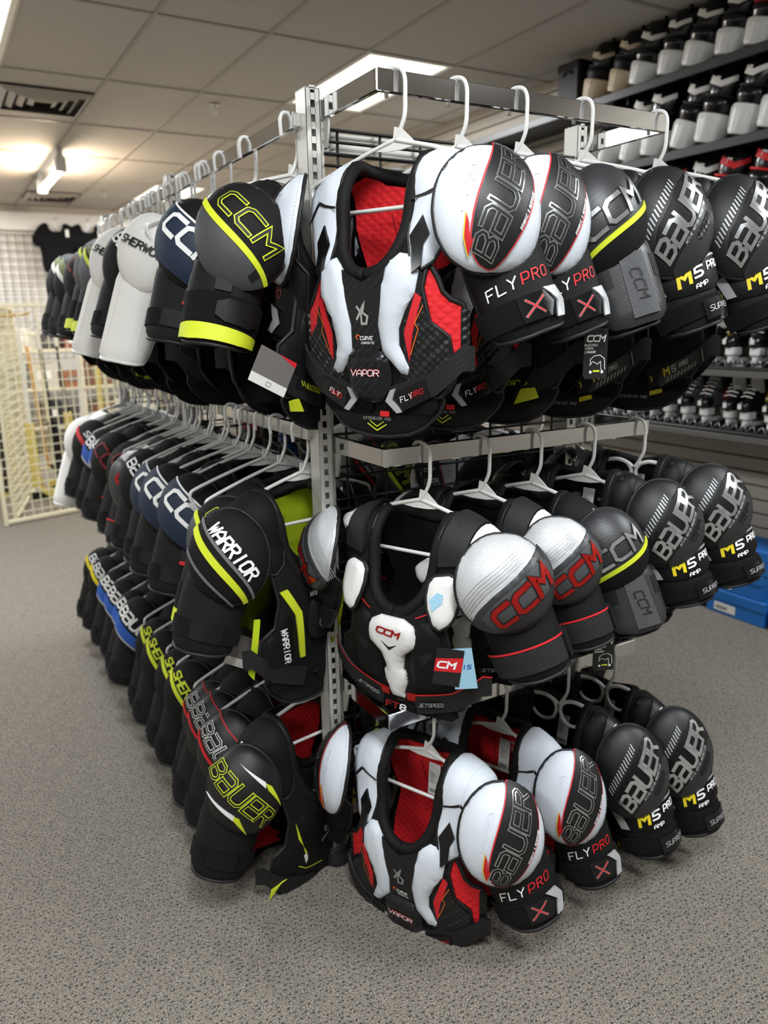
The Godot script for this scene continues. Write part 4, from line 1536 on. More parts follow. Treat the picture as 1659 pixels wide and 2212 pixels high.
	patch(t, "size_tab", pv([[0.018, -0.69], [0.04, -0.69], [0.04, -0.702], [0.018, -0.702]]), chest, 0.016, 0.0185, "red_plain", 0.03)
	liner_print(t, [["Ba", 0.024, -0.245, 0.008], ["SR", 0.024, -0.268, 0.014], ["TO", 0.03, -0.318, 0.01]], "white_print")
	for u in [-0.05, 0.05]:
		line(t, "quilt_seam", [[u, -0.25], [u * 0.7, -0.45], [u * 0.9, -0.58]], 0.0028, inner, 0.0034, "dark_seam")

func liner_print(t: Node, rows: Array, m: String):
	for r in rows:
		lettering(t, r[0], Vector2(r[1], r[2]), 0.0, r[3], inner, 0.0042, r[3] * 0.16, m, "", 0.7, 0.0)

# white care label hanging inside the collar
func care_label(t: Node3D, u: float, y: float, ang: float, ln := 0.1):
	var fm := FrameMap.new()
	var o := inner.at(Vector2(u, y), 0.014)
	fm.tf = Transform3D(Basis(Vector3(0, 0, 1), ang), o)
	var l := patch(t, "care_label", pv([[-0.017, 0], [0.017, 0], [0.017, -ln], [-0.017, -ln]]), fm, -0.0006, 0.0006, "paper", 0.2)
	var mb := MB.new()
	for k in 9:
		ribbon(mb, PackedVector2Array([Vector2(-0.012, -0.03 - k * 0.004), Vector2(-0.012 + 0.008 + (k * 7 % 5) * 0.0036, -0.03 - k * 0.004)]), 0.0012, fm, 0.0012, false)
	for k in 11:
		ribbon(mb, PackedVector2Array([Vector2(-0.012 + k * 0.0023, -ln + 0.008), Vector2(-0.012 + k * 0.0023, -ln + 0.019)]), 0.0009 + 0.0005 * (k % 2), fm, 0.0012, false)
	part(l, "barcode_print", mb.done(), M["black_print"])

# --- all black caps with big silver lettering
func cap_shadow(cap: Node, m: SMap, out: PackedVector2Array, sg: float):
	var an := sg * 1.05
	lettering(cap, "BaUeR", Vector2(0.004 * sg, -0.004), an, 0.047, m, 0.0088, 0.0098, "silver_print", "", 0.74, 0.22, 0.3)
	var k0 := MB.new()
	for k in 15:
		var p := Vector2(-0.09 + k * 0.0105, 0.053)
		p.x *= sg
		var a := p + Vector2(-0.006 * sg, -0.009)
		var b := p + Vector2(0.006 * sg, 0.009)
		ribbon(k0, PackedVector2Array([Vector2(a.x, a.y).rotated(an), Vector2(b.x, b.y).rotated(an)]), 0.0034, m, 0.0062, false)
	part(cap, "hatch_marks", k0.done(), M["silver_cloth"])
	var q := 1.0
	patch(cap, "raised_panel", clip(soften(rot([[-0.11, -0.036], [0.12, -0.036], [0.12, 0.036], [-0.11, 0.036]], an), 1), out, 0.006), m, 0.004, 0.0078, "nylon", 0.02, 0.012)
	patch(cap, "grey_panel", clip(soften(rot([[-0.12, -0.046 * q], [0.03, -0.046 * q], [0.1, -0.06 * q], [0.09, -0.12 * q], [-0.06, -0.13 * q], [-0.14, -0.08 * q]], an), 1), out, 0.004), m, 0.004, 0.0065, "gunmetal", 0.02, 0.01)
	patch(cap, "studded_inset", clip(soften(rot([[-0.03, -0.056 * q], [0.045, -0.056 * q], [0.05, -0.074 * q], [-0.02, -0.082 * q]], an), 1), out, 0.004), m, 0.0065, 0.0075, "mesh_black", 0.02)
	lettering(cap, "ACTIVE MOTION PROTECTION", Vector2(0.0, -0.041 * q).rotated(an), an, 0.0058, m, 0.0088, 0.0012, "silver_cloth", "", 0.6)
func yoke_shadow(y: Node, sg: float):
	var p := soften(pv([[0.1, -0.3], [0.1, -0.16], [0.15, -0.14], [0.165, -0.2], [0.16, -0.28], [0.13, -0.32]], sg), 1)
	patch(y, "padded_tile", p, chest, 0.02, 0.033, "nylon", 0.018, 0.014)
	var d := [[0.17, -0.29], [0.194, -0.275], [0.178, -0.262], [0.17, -0.29]]
	line(y, "triangle_mark", d, 0.0035, chest, 0.0265, "white_print", sg)
	line(y, "triangle_mark", [[0.18, -0.2], [0.204, -0.185], [0.188, -0.172], [0.18, -0.2]], 0.0035, chest, 0.0265, "white_print", sg)
	for q in [[0.118, -0.18], [0.118, -0.28]]:
		patch(y, "stud", oval(0.006, 0.006, 8, 2.0).duplicate() if false else moved(oval(0.006, 0.006, 8, 2.0), Vector2(q[0] * sg, q[1])), chest, 0.033, 0.0355, "nylon", 0.02)
func moved(p: PackedVector2Array, o: Vector2) -> PackedVector2Array:
	var r := PackedVector2Array()
	for q in p:
		r.append(q + o)
	return r
func arm_shadow(bi: Node, am: SMap, sg: float):
	patch(bi, "arm_shell", soften(pv([[-0.12, 0.0], [0.12, 0.0], [0.125, -0.085], [0.0, -0.105], [-0.125, -0.085]]), 1), am, 0.003, 0.014, "nylon", 0.022, 0.014)
	patch(bi, "silver_stripe", pv([[-0.1, -0.028], [-0.08, -0.024], [-0.07, -0.085], [-0.09, -0.082]]), am, 0.012, 0.016, "silver_cloth", 0.02)
	line(bi, "silver_line", [[-0.08, -0.026], [-0.02, -0.034], [0.05, -0.022], [0.1, -0.018]], 0.005, am, 0.0155, "silver_cloth")
	lettering(bi, "M", Vector2(-0.03, -0.062), 0.14, 0.028, am, 0.0156, 0.007, "yellow", "", 0.8, 0.25)
	lettering(bi, "5", Vector2(0.0, -0.056), 0.14, 0.022, am, 0.0156, 0.005, "white_print", "", 0.75, 0.25)
	lettering(bi, "PRO", Vector2(0.043, -0.045), 0.14, 0.016, am, 0.0156, 0.0034, "white_print", "", 0.7, 0.25)
	lettering(bi, "AMP", Vector2(0.0, -0.086), 0.14, 0.009, am, 0.0156, 0.002, "white_print", "", 0.8, 0.25)
	patch(bi, "arm_strap", pv([[-0.127, -0.12], [0.127, -0.105], [0.122, -0.15], [-0.12, -0.165]]), am, 0.003, 0.009, "velcro", 0.03)
	patch(bi, "strap_tab", pv([[-0.01, -0.125], [0.09, -0.118], [0.09, -0.163], [-0.01, -0.17]]), am, 0.009, 0.0125, "gloss_black", 0.03)
	lettering(bi, "SUPREME", Vector2(0.04, -0.144), 0.07, 0.012, am, 0.0138, 0.0016, "silver_cloth", "", 0.7)
func front_shadow(t: Node3D):
	for s in [1.0, -1.0]:
		patch(t, "rib_plate", soften(pv([[0.1, -0.4], [0.128, -0.43], [0.145, -0.5], [0.12, -0.56], [0.05, -0.57], [0.04, -0.48]], s), 1), chest, 0.01, 0.026, "nylon", 0.02, 0.014)
		var sp := patch(t, "strap_patch", pv([[0.07, -0.64], [0.19, -0.58], [0.2, -0.615], [0.08, -0.685]], s), chest, 0.019, 0.0225, "gloss_black", 0.03)
		lettering(sp, "M", Vector2(0.098 * s, -0.64), 0.46 * s, 0.018, chest, 0.0238, 0.0042, "yellow", "", 0.8, 0.25)
		lettering(sp, "5", Vector2((0.118 if s > 0 else 0.08) * s, -0.631), 0.46 * s, 0.014, chest, 0.0238, 0.003, "silver_cloth", "", 0.75, 0.25)
		lettering(sp, "PRO", Vector2((0.146 if s > 0 else 0.05) * s, -0.617), 0.46 * s, 0.01, chest, 0.0238, 0.002, "silver_cloth", "", 0.7, 0.25)
		var mb := MB.new()
		for k in 9:
			var a := Vector2(0.1 + k * 0.01, -0.668 + k * 0.0052)
			ribbon(mb, PackedVector2Array([Vector2(a.x * s, a.y), Vector2((a.x + 0.004) * s, a.y + 0.014)]), 0.0022, chest, 0.0238, false)
		part(sp, "hatch_marks", mb.done(), M["silver_cloth"])
		line(sp, "patch_edge", [[0.2, -0.58], [0.21, -0.612]], 0.002, chest, 0.0235, "silver_cloth", s)
		line(sp, "yellow_chevron", [[0.052, -0.655], [0.058, -0.662], [0.056, -0.67]], 0.003, chest, 0.0205, "yellow", s)
		patch(t, "size_tab", pv([[0.05, -0.698], [0.085, -0.688], [0.085, -0.7], [0.05, -0.71]], s), chest, 0.008, 0.0105, "yellow", 0.03)
	lettering(t, "EXTENSION PAD", Vector2(0.0, -0.715), 0.0, 0.007, chest, 0.0045, 0.001, "silver_cloth", "", 0.7)
	patch(t, "brand_tab", pv([[0.02, -0.31], [0.055, -0.31], [0.055, -0.32], [0.02, -0.32]]), inner, 0.001, 0.003, "blue", 0.04)
	liner_print(t, [["GRAND", 0.04, -0.262, 0.008], ["Ba", -0.04, -0.25, 0.009]], "silver_cloth")

# --- pearl and graphite caps with dark red lettering
func cap_jet(cap: Node, m: SMap, out: PackedVector2Array, sg: float):
	var an := sg * 0.72
	var q := 1.0
	var o := Vector2(0.02 * q, -0.03)
	var g := clip(soften(rot([[-0.17, -0.2 * q], [0.17, -0.2 * q], [0.17, 0.03 * q], [0.08, 0.045 * q], [-0.08, 0.045 * q], [-0.17, 0.03 * q]], an, o), 1), out, 0.002)
	patch(cap, "graphite_shell", g, m, 0.004, 0.0105, "gunmetal", 0.018, 0.014)
	var plate := clip(soften(rot([[-0.1, -0.036 * q], [0.1, -0.036 * q], [0.11, 0.0], [0.1, 0.032 * q], [-0.1, 0.032 * q], [-0.112, 0.0]], an, o), 1), out, 0.006)
	patch(cap, "letter_plate", plate, m, 0.0105, 0.0125, "charcoal", 0.018, 0.008)
	lettering(cap, "CCM", o + Vector2(-0.002 * q, -0.004 * q).rotated(an), an, 0.044, m, 0.0138, 0.0165, "black_print", "dark_red_metal", 0.98, 0.2, 0.36, 0.74)
	var mb := MB.new()
	for k in 5:
		var e := rot([[-0.12, (0.052 + k * 0.007) * q], [-0.05, (0.06 + k * 0.007) * q], [0.05, (0.058 + k * 0.007) * q], [0.11, (0.05 + k * 0.007) * q]], an, o)
		ribbon(mb, e, 0.0042 - k * 0.0006, m, 0.0056, false)
	part(cap, "dot_fade", mb.done(), M["silver_cloth"])
func yoke_jet(y: Node, sg: float):
	patch(y, "shoulder_strap", pv([[0.1, -0.27], [0.165, -0.255], [0.17, -0.1], [0.105, -0.09]], sg), chest, 0.024, 0.034, "elastic", 0.02, 0.0)
	var hx := soften(pv([[0.082, -0.3], [0.142, -0.285], [0.165, -0.33], [0.15, -0.405], [0.112, -0.43], [0.08, -0.36]], sg), 1)
	var w := patch(y, "white_tile", hx, chest, 0.022, 0.04, "white_vinyl", 0.016, 0.012)
	part(w, "binding", piping_mesh(hx, chest, 0.026, 0.006), M["binding"])
	patch(y, "white_tile", pv([[0.17, -0.22], [0.21, -0.2], [0.21, -0.12], [0.175, -0.12]], sg), chest, 0.024, 0.032, "white_vinyl", 0.02)
func arm_jet(bi: Node, am: SMap, sg: float):
	patch(bi, "arm_strap", pv([[-0.128, -0.1], [0.128, -0.085], [0.124, -0.15], [-0.122, -0.16]]), am, 0.003, 0.009, "elastic", 0.03)
	line(bi, "red_edge", [[-0.126, -0.1], [0.1, -0.088]], 0.005, am, 0.0102, "red_plain")
	patch(bi, "strap_tab", pv([[0.06, -0.088], [0.11, -0.085], [0.115, -0.12], [0.1, -0.152], [0.06, -0.153]]), am, 0.009, 0.013, "velcro", 0.03)
func front_jet(t: Node3D):
	var ypl := pv([[-0.03, -0.413], [0.03, -0.413], [0.054, -0.428], [0.066, -0.462], [0.06, -0.484], [0.03, -0.512], [0.022, -0.56], [0.028, -0.565], [0.028, -0.6], [0.016, -0.636], [0.018, -0.65], [-0.018, -0.65], [-0.016, -0.636], [-0.028, -0.6], [-0.028, -0.565], [-0.022, -0.56], [-0.03, -0.512], [-0.06, -0.484], [-0.066, -0.462], [-0.054, -0.428]])
	var y := patch(t, "sternum_plate", ypl, chest, 0.01, 0.036, "white_vinyl", 0.014, 0.014)
	lettering(y, "CCM", Vector2(0, -0.448), -0.1, 0.015, chest, 0.0375, 0.0046, "dark_red", "", 1.1, 0.25, 0.2)
	patch(y, "notch", pv([[-0.02, -0.475], [0.0, -0.488], [0.022, -0.478], [0.0, -0.497]]), chest, 0.03, 0.0368, "black_print", 0.03)
	for s in [1.0, -1.0]:
		patch(t, "chest_shell", soften(pv([[0.06, -0.42], [0.1, -0.41], [0.125, -0.45], [0.14, -0.51], [0.12, -0.6], [0.04, -0.62], [0.04, -0.52]], s), 1), chest, 0.01, 0.024, "nylon", 0.018, 0.012)
		patch(t, "vent_slot", pv([[0.07, -0.5], [0.105, -0.485], [0.1, -0.505], [0.075, -0.53]], s), chest, 0.022, 0.0245, "black_print", 0.03)
		line(t, "red_piping", [[0.06, -0.405], [0.09, -0.39]], 0.003, chest, 0.02, "red_plain", s)
		var mb := MB.new()
		for k in 12:
			ribbon(mb, PackedVector2Array([Vector2(s * (0.034 + 0.005 * (k % 2)), -0.52 - k * 0.006), Vector2(s * (0.037 + 0.005 * (k % 2)), -0.523 - k * 0.006)]), 0.003, chest, 0.0249, false)
		part(t, "vent_holes", mb.done(), M["black_print"])
		line(t, "strap_edge", [[0.04, -0.633], [0.15, -0.598], [0.245, -0.543], [0.28, -0.548]], 0.0042, chest, 0.0202, "red_plain", s)
		patch(t, "strap_patch", pv([[0.06, -0.645], [0.115, -0.63], [0.118, -0.65], [0.064, -0.665]], s), chest, 0.019, 0.022, "velcro", 0.03)
		lettering(t, "JETSPEED", Vector2(0.09 * s, -0.647), 0.29 * s, 0.01, chest, 0.0232, 0.0016, "silver_cloth", "", 0.7)
		patch(t, "red_block", pv([[0.025, -0.63], [0.05, -0.628], [0.045, -0.65], [0.025, -0.652]], s), chest, 0.018, 0.0215, "dark_red", 0.03)
	lettering(t, "FT", Vector2(-0.022, -0.685), 0.0, 0.018, chest, 0.0178, 0.004, "dark_red", "", 0.8)
	lettering(t, "8", Vector2(0.008, -0.685), 0.0, 0.018, chest, 0.0178, 0.004, "white_print", "", 0.8)
	var fm := FrameMap.new()
	fm.tf = Transform3D(Basis(Vector3.UP, 0.5) * Basis(Vector3(0, 0, 1), -0.12), Vector3(0.155, -0.46, 0.13))
	var tg := patch(t, "hang_tag", pv([[-0.03, 0], [0.03, 0], [0.03, -0.1], [-0.03, -0.1]]), fm, -0.0006, 0.0006, "card_black", 0.2)
	patch(tg, "red_print", pv([[-0.03, -0.03], [0.03, -0.02], [0.03, -0.06], [-0.03, -0.065]]), fm, 0.0006, 0.001, "red_plain", 0.2)
	lettering(tg, "CM", Vector2(-0.004, -0.044), 0.04, 0.016, fm, 0.0016, 0.0045, "white_print", "", 1.0)
	var f2 := FrameMap.new()
	f2.tf = fm.tf * Transform3D(Basis(Vector3(0, 0, 1), 0.25), Vector3(0.02, 0.004, -0.002))
	var t2 := patch(t, "hang_tag", pv([[-0.025, 0], [0.025, 0], [0.025, -0.11], [-0.025, -0.11]]), f2, -0.0006, 0.0006, "sky_pale", 0.2)
	lettering(t2, "IS", Vector2(0.008, -0.05), 0.0, 0.01, f2, 0.0016, 0.0022, "blue", "", 0.8)
	patch(t, "blue_sticker", pv([[0.092, -0.355], [0.107, -0.335], [0.122, -0.34], [0.122, -0.36], [0.102, -0.38]]), chest, 0.04, 0.0415, "sky_pale", 0.03)
	liner_print(t, [["CCM", 0.05, -0.285, 0.014], ["SR L", 0.05, -0.31, 0.008]], "white_print")

# --- graphite caps with a lime stripe
func cap_tack(cap: Node, m: SMap, out: PackedVector2Array, sg: float):
	var an := sg * 0.6
	var q := 1.0
	patch(cap, "lower_pad", clip(rot([[-0.2, -0.2 * q], [0.2, -0.2 * q], [0.2, -0.052 * q], [-0.2, -0.052 * q]], an), out, 0.002), m, 0.004, 0.0065, "neoprene", 0.02)
	patch(cap, "lime_stripe", clip(rot([[-0.2, -0.05 * q], [0.2, -0.05 * q], [0.2, -0.038 * q], [-0.2, -0.038 * q]], an), out, 0.003), m, 0.004, 0.0068, "lime", 0.02)
	lettering(cap, "CCM", Vector2(0.0, 0.0), an, 0.044, m, 0.0072, 0.0135, "black_print", "silver_print", 0.98, 0.2, 0.34, 0.7)
func arm_tack(bi: Node, am: SMap, sg: float):
	var sh := patch(bi, "arm_shell", soften(pv([[-0.09, 0.01], [0.09, 0.01], [0.095, -0.14], [0.06, -0.175], [-0.06, -0.175], [-0.095, -0.14]]), 1), am, 0.003, 0.02, "gunmetal", 0.02, 0.016)
	patch(sh, "centre_bar", pv([[-0.022, -0.02], [0.022, -0.02], [0.026, -0.16], [-0.026, -0.16]]), am, 0.018, 0.023, "charcoal", 0.02)
	lettering(sh, "CCM", Vector2(0, -0.09), -1.5, 0.018, am, 0.0245, 0.003, "black_print", "", 1.0)
	for e in [1.0, -1.0]:
		patch(sh, "arm_slot", pv([[0.04, -0.03], [0.07, -0.03], [0.072, -0.08], [0.042, -0.08]], e), am, 0.018, 0.021, "black_print", 0.03)
	patch(bi, "arm_strap", pv([[-0.122, -0.05], [0.122, -0.05], [0.127, -0.09], [-0.127, -0.09]]), am, 0.003, 0.012, "elastic", 0.03)
func front_tack(t: Node3D):
	# black hang card under the near arm
	var fm := FrameMap.new()
	fm.tf = Transform3D(Basis(Vector3.UP, 0.95), Vector3(0.27, -0.52, 0.13))
	var c := patch(t, "hang_card", pv([[-0.032, 0], [0.032, 0], [0.032, -0.11], [-0.026, -0.11], [-0.032, -0.1]]), fm, -0.0008, 0.0008, "card_black", 0.2)
	lettering(c, "CCM", Vector2(0, -0.022), 0.0, 0.012, fm, 0.0015, 0.0036, "white_print", "", 1.1, 0.25, 0.25)
	lettering(c, "ADJUSTABLE", Vector2(-0.013, -0.036), 0.0, 0.0045, fm, 0.0015, 0.0009, "white_print", "", 0.6)
	lettering(c, "LENGTH", Vector2(-0.018, -0.043), 0.0, 0.0045, fm, 0.0015, 0.0009, "white_print", "", 0.6)
	lettering(c, "LONGUEUR", Vector2(-0.015, -0.051), 0.0, 0.0045, fm, 0.0015, 0.0009, "white_print", "", 0.6)
	line(c, "drawing", [[-0.012, -0.08], [-0.014, -0.068], [-0.004, -0.06], [0.012, -0.058], [0.024, -0.066], [0.026, -0.09]], 0.0016, fm, 0.0015, "white_print")
	line(c, "drawing", [[-0.016, -0.08], [-0.006, -0.072], [0.006, -0.078], [0.014, -0.072], [0.016, -0.09], [0.022, -0.094]], 0.0014, fm, 0.0015, "white_print")
	line(c, "lime_mark", [[-0.006, -0.093], [0.012, -0.093]], 0.004, fm, 0.0016, "lime")
	for e in [-0.012, 0.019]:
		patch(c, "wheel_mark", moved(oval(0.0035, 0.0035, 8, 2.0), Vector2(e, -0.095)), fm, 0.0008, 0.0014, "white_print", 0.1)
	part(c, "cord", tube_mesh(PackedVector3Array([fm.at(Vector2(0, -0.004), 0.001), fm.at(Vector2(0, 0.03), -0.01), fm.at(Vector2(0.004, 0.07), -0.03)]), 0.0008, 4), M["white_print"])
	for s in [1.0, -1.0]:
		patch(t, "lime_panel", pv([[0.05, -0.7], [0.12, -0.68], [0.11, -0.655], [0.07, -0.66]], s), chest, 0.016, 0.02, "lime", 0.03)
	lettering(t, "TACKS", Vector2(0.06, -0.645), 0.1, 0.011, chest, 0.0215, 0.0022, "lime", "", 0.8)
	patch(t, "collar_inset", pv([[-0.03, -0.25], [0.04, -0.25], [0.035, -0.3], [-0.03, -0.3]]), inner, 0.0, 0.002, "lime_liner", 0.03)

# --- side rail: grey and black caps, lime stripe and outline lettering
func cap_slate(cap: Node, m: SMap, out: PackedVector2Array, sg: float):
	var an := sg * 0.88
	var q := 1.0
	patch(cap, "grey_half", clip(rot([[-0.25, -0.25 * q], [0.25, -0.25 * q], [0.25, -0.034 * q], [-0.25, -0.034 * q]], an), out, 0.002), m, 0.004, 0.0068, "charcoal", 0.018, 0.01)
	patch(cap, "lime_stripe", clip(rot([[-0.25, -0.034 * q], [0.25, -0.034 * q], [0.25, -0.02 * q], [-0.25, -0.02 * q]], an), out, 0.003), m, 0.004, 0.0074, "lime", 0.02)
	lettering(cap, "CCM", Vector2(0, 0.022).rotated(an), an, 0.046, m, 0.007, 0.0115, "lime", "black_print", 0.98, 0.12, 0.32)
	patch(cap, "woven_tab", clip(rot([[-0.085 * sg, -0.034], [-0.105 * sg, -0.034], [-0.105 * sg, -0.062], [-0.085 * sg, -0.062]], an), out, 0.003), m, 0.0066, 0.009, "black_print", 0.03)
func arm_slate(bi: Node, am: SMap, sg: float):
	patch(bi, "velcro_band", pv([[-0.125, -0.065], [0.125, -0.065], [0.124, -0.135], [-0.124, -0.135]]), am, 0.003, 0.006, "velcro", 0.03)
	patch(bi, "lime_band", pv([[-0.123, -0.137], [0.124, -0.137], [0.118, -0.162], [0.06, -0.17], [-0.05, -0.176], [-0.116, -0.166]]), am, 0.003, 0.006, "lime", 0.02)
	patch(bi, "strap_tab", soften(pv([[0.0, -0.075], [0.09, -0.075], [0.09, -0.128], [0.0, -0.128]]), 1), am, 0.006, 0.012, "nylon", 0.02)
	patch(bi, "hanging_tab", pv([[-0.012, -0.0], [0.022, -0.0], [0.02, -0.06], [-0.01, -0.06]]), am, 0.003, 0.0085, "elastic", 0.02)
func front_slate(t: Node3D):
	for s in [1.0, -1.0]:
		patch(t, "rib_plate", soften(pv([[0.02, -0.45], [0.1, -0.43], [0.14, -0.51], [0.13, -0.58], [0.03, -0.6]], s), 1), chest, 0.01, 0.022, "nylon", 0.02, 0.012)
		patch(t, "lime_panel", pv([[0.11, -0.695], [0.16, -0.69], [0.165, -0.665], [0.13, -0.66]], s), chest, 0.014, 0.0185, "lime", 0.03)
		var sp := patch(t, "strap_patch", pv([[0.05, -0.635], [0.14, -0.605], [0.145, -0.63], [0.055, -0.66]], s), chest, 0.019, 0.0215, "black_print", 0.03)
		patch(sp, "lime_tag", pv([[0.055, -0.64], [0.105, -0.623], [0.107, -0.637], [0.057, -0.654]], s), chest, 0.0215, 0.0228, "lime", 0.03)
		lettering(sp, "TACKS", Vector2(0.08 * s, -0.638), 0.33 * s, 0.009, chest, 0.024, 0.0018, "black_print", "", 0.8)
		line(sp, "lime_hatch", [[0.112, -0.632], [0.118, -0.618]], 0.003, chest, 0.0228, "lime", s)
		line(sp, "lime_hatch", [[0.121, -0.629], [0.127, -0.615]], 0.003, chest, 0.0228, "lime", s)
	patch(t, "collar_inset", pv([[-0.085, -0.25], [-0.02, -0.25], [-0.02, -0.33], [-0.085, -0.33]]), inner, 0.0, 0.002, "mesh_black", 0.03)
	patch(t, "lime_inset", pv([[-0.015, -0.25], [0.06, -0.25], [0.06, -0.33], [-0.015, -0.33]]), inner, 0.0, 0.002, "lime_liner", 0.03)
func slate_tag(t: Node3D):
	var fm := FrameMap.new()
	fm.tf = Transform3D(Basis(Vector3.UP, -0.35) * Basis(Vector3(0, 0, 1), -0.5), Vector3(-0.245, -0.545, 0.14))
	var c := patch(t, "price_tag", pv([[-0.045, 0], [0.055, 0], [0.055, -0.085], [-0.045, -0.085]]), fm, -0.0006, 0.0006, "card_grey", 0.2)
	patch(c, "white_edge", pv([[-0.045, -0.063], [0.055, -0.063], [0.055, -0.085], [-0.045, -0.085]]), fm, 0.0006, 0.001, "paper", 0.2)
	patch(c, "red_edge", pv([[0.005, 0], [0.055, 0], [0.055, -0.012]]), fm, 0.0006, 0.001, "red_plain", 0.2)
	line(c, "booklet_mark", [[0.0, -0.07], [0.012, -0.07], [0.012, -0.079], [0.0, -0.079], [0.0, -0.07]], 0.0009, fm, 0.0014, "black_print")

# --- plain family: one band and one word, colours by style
var band_style := {}
func cap_band(cap: Node, m: SMap, out: PackedVector2Array, sg: float):
	var s := band_style
	var an: float = sg * s.get("ang", 0.85)
	var q := 1.0
	for b in s.get("bands", []):
		patch(cap, b[3], clip(rot([[-0.25, b[0] * q], [0.25, b[0] * q], [0.25, b[1] * q], [-0.25, b[1] * q]], an), out, 0.003), m, 0.004, b[4] if b.size() > 4 else 0.0065, b[2], 0.02)
	if s.has("word"):
		lettering(cap, s.word, Vector2(s.get("wx", 0.0) * q, s.get("wy", 0.02) * q).rotated(an), an, s.get("size", 0.046), m, 0.0088, s.get("stroke", 0.009), s.ink, s.get("fill", ""), s.get("aspect", 0.8), 0.15, s.get("gap", 0.3))
	for d in s.get("darts", []):
		patch(cap, "dart", clip(rot(d[0] if sg > 0 else flip_x(d[0]), an), out, 0.003), m, 0.004, 0.007, d[1], 0.02)
func flip_x(a: Array) -> Array:
	var o := []
	for e in a:
		o.append([-e[0], e[1]])
	return o
func arm_band(bi: Node, am: SMap, sg: float):
	if band_style.get("white_arm", false):
		line(bi, "seam", [[-0.04, 0.0], [-0.045, -0.2]], 0.003, am, 0.0046, "white_vinyl")
		line(bi, "seam", [[0.05, 0.0], [0.055, -0.2]], 0.003, am, 0.0046, "white_vinyl")
		return
	arm_plain(bi, am, sg)
	if band_style.get("red_tab", false):
		patch(bi, "red_tab", pv([[0.02, -0.02], [0.05, -0.02], [0.05, -0.075], [0.02, -0.075]]), am, 0.003, 0.008, "elastic", 0.03)
		patch(bi, "red_tab_end", soften(pv([[0.02, -0.072], [0.05, -0.072], [0.05, -0.084], [0.02, -0.084]]), 1), am, 0.004, 0.0095, "red_plain", 0.03)
func front_band(t: Node3D):
	var k: String = band_style.get("front_kind", "")
	if k == "lime_dart":
		for s in [1.0, -1.0]:
			patch(t, "rib_plate", soften(pv([[0.02, -0.44], [0.1, -0.41], [0.135, -0.5], [0.12, -0.62], [0.02, -0.63]], s), 1), chest, 0.01, 0.022, "nylon", 0.02, 0.012)
			patch(t, "lime_dart", pv([[0.118, -0.43], [0.112, -0.48], [0.08, -0.535], [0.086, -0.54]], s), chest, 0.02, 0.0238, "lime", 0.03)
			patch(t, "white_dart", pv([[0.08, -0.54], [0.09, -0.545], [0.082, -0.575], [0.076, -0.56]], s), chest, 0.02, 0.0238, "white_print", 0.03)
			line(t, "lime_line", [[0.02, -0.6], [0.08, -0.592], [0.11, -0.57]], 0.003, chest, 0.0245, "lime", s)
			patch(t, "strap_dart", pv([[0.15, -0.6], [0.17, -0.605], [0.22, -0.655], [0.21, -0.62]], s), chest, 0.019, 0.0225, "lime", 0.03)
		lettering(t, "X", Vector2(0, -0.5), 0.0, 0.04, chest, 0.0262, 0.007, "silver_cloth", "black_print", 1.1)
		for k2 in 26:
			var u := -0.08 + (k2 * 37 % 100) / 100.0 * 0.16
			var y := -0.26 - (k2 * 53 % 100) / 100.0 * 0.2
			var a := k2 * 1.7
			line2(t, "print_line", PackedVector2Array([Vector2(u, y), Vector2(u, y) + Vector2(0.03, 0).rotated(a), Vector2(u, y) + Vector2(0.03, 0.012).rotated(a)]), 0.0018, inner, 0.0034, "dark_seam")
		liner_print(t, [["Ba", -0.02, -0.272, 0.009], ["WM", -0.02, -0.288, 0.009]], "white_print")
		care_label(t, -0.005, -0.262, 0.12, 0.12)
	elif k == "warrior":
		for s in [1.0, -1.0]:
			patch(t, "lime_stripe", pv([[0.13, -0.405], [0.106, -0.4], [0.068, -0.465], [0.05, -0.6], [0.066, -0.6], [0.088, -0.47]], s), chest, 0.012, 0.0195, "lime", 0.024)
			patch(t, "side_shell", soften(pv([[0.09, -0.48], [0.135, -0.45], [0.15, -0.51], [0.2, -0.54], [0.19, -0.62], [0.08, -0.63]], s), 1), chest, 0.01, 0.02, "nylon", 0.02, 0.01)
			patch(t, "lime_gusset", pv([[0.2, -0.47], [0.225, -0.47], [0.26, -0.62], [0.23, -0.64]], s), chest, -0.002, 0.004, "lime_liner", 0.03)
		lettering(t, "WARRIOR", Vector2(-0.12, -0.55), -1.4, 0.018, chest, 0.0225, 0.0035, "white_print", "", 0.62)
		var hx := patch(t, "sternum_plate", soften(mirrored([[0, -0.43], [0.04, -0.44], [0.052, -0.49], [0.042, -0.55], [0, -0.56]]), 1), chest, 0.01, 0.034, "nylon", 0.016, 0.012)
		line2(hx, "emblem", ring2(Vector2(0, -0.5), 0.022, 16), 0.003, chest, 0.0355, "grey_print")
		lettering(hx, "W", Vector2(0, -0.5), 0.0, 0.02, chest, 0.0355, 0.0034, "grey_print", "", 1.1)
		lettering(t, "WARRIOR", Vector2(0, -0.425), 0.0, 0.012, chest, 0.016, 0.0024, "white_print", "", 0.7)
		liner_print(t, [["SENIOR", -0.045, -0.252, 0.007], ["SMALL", -0.042, -0.267, 0.013], ["PETIT", -0.044, -0.286, 0.013], ["HEIGHT 5.5", -0.036, -0.303, 0.006]], "black_print")
		line2(t, "liner_emblem", ring2(Vector2(-0.045, -0.231), 0.009, 14), 0.0014, inner, 0.0042, "black_print")
		lettering(t, "W", Vector2(-0.045, -0.231), 0.0, 0.008, inner, 0.0042, 0.0014, "black_print", "", 1.0)
		for u in [-0.05, 0.045]:
			line(t, "quilt_seam", [[u, -0.25], [u * 0.8, -0.36], [u * 0.5, -0.45]], 0.002, inner, 0.0034, "olive")
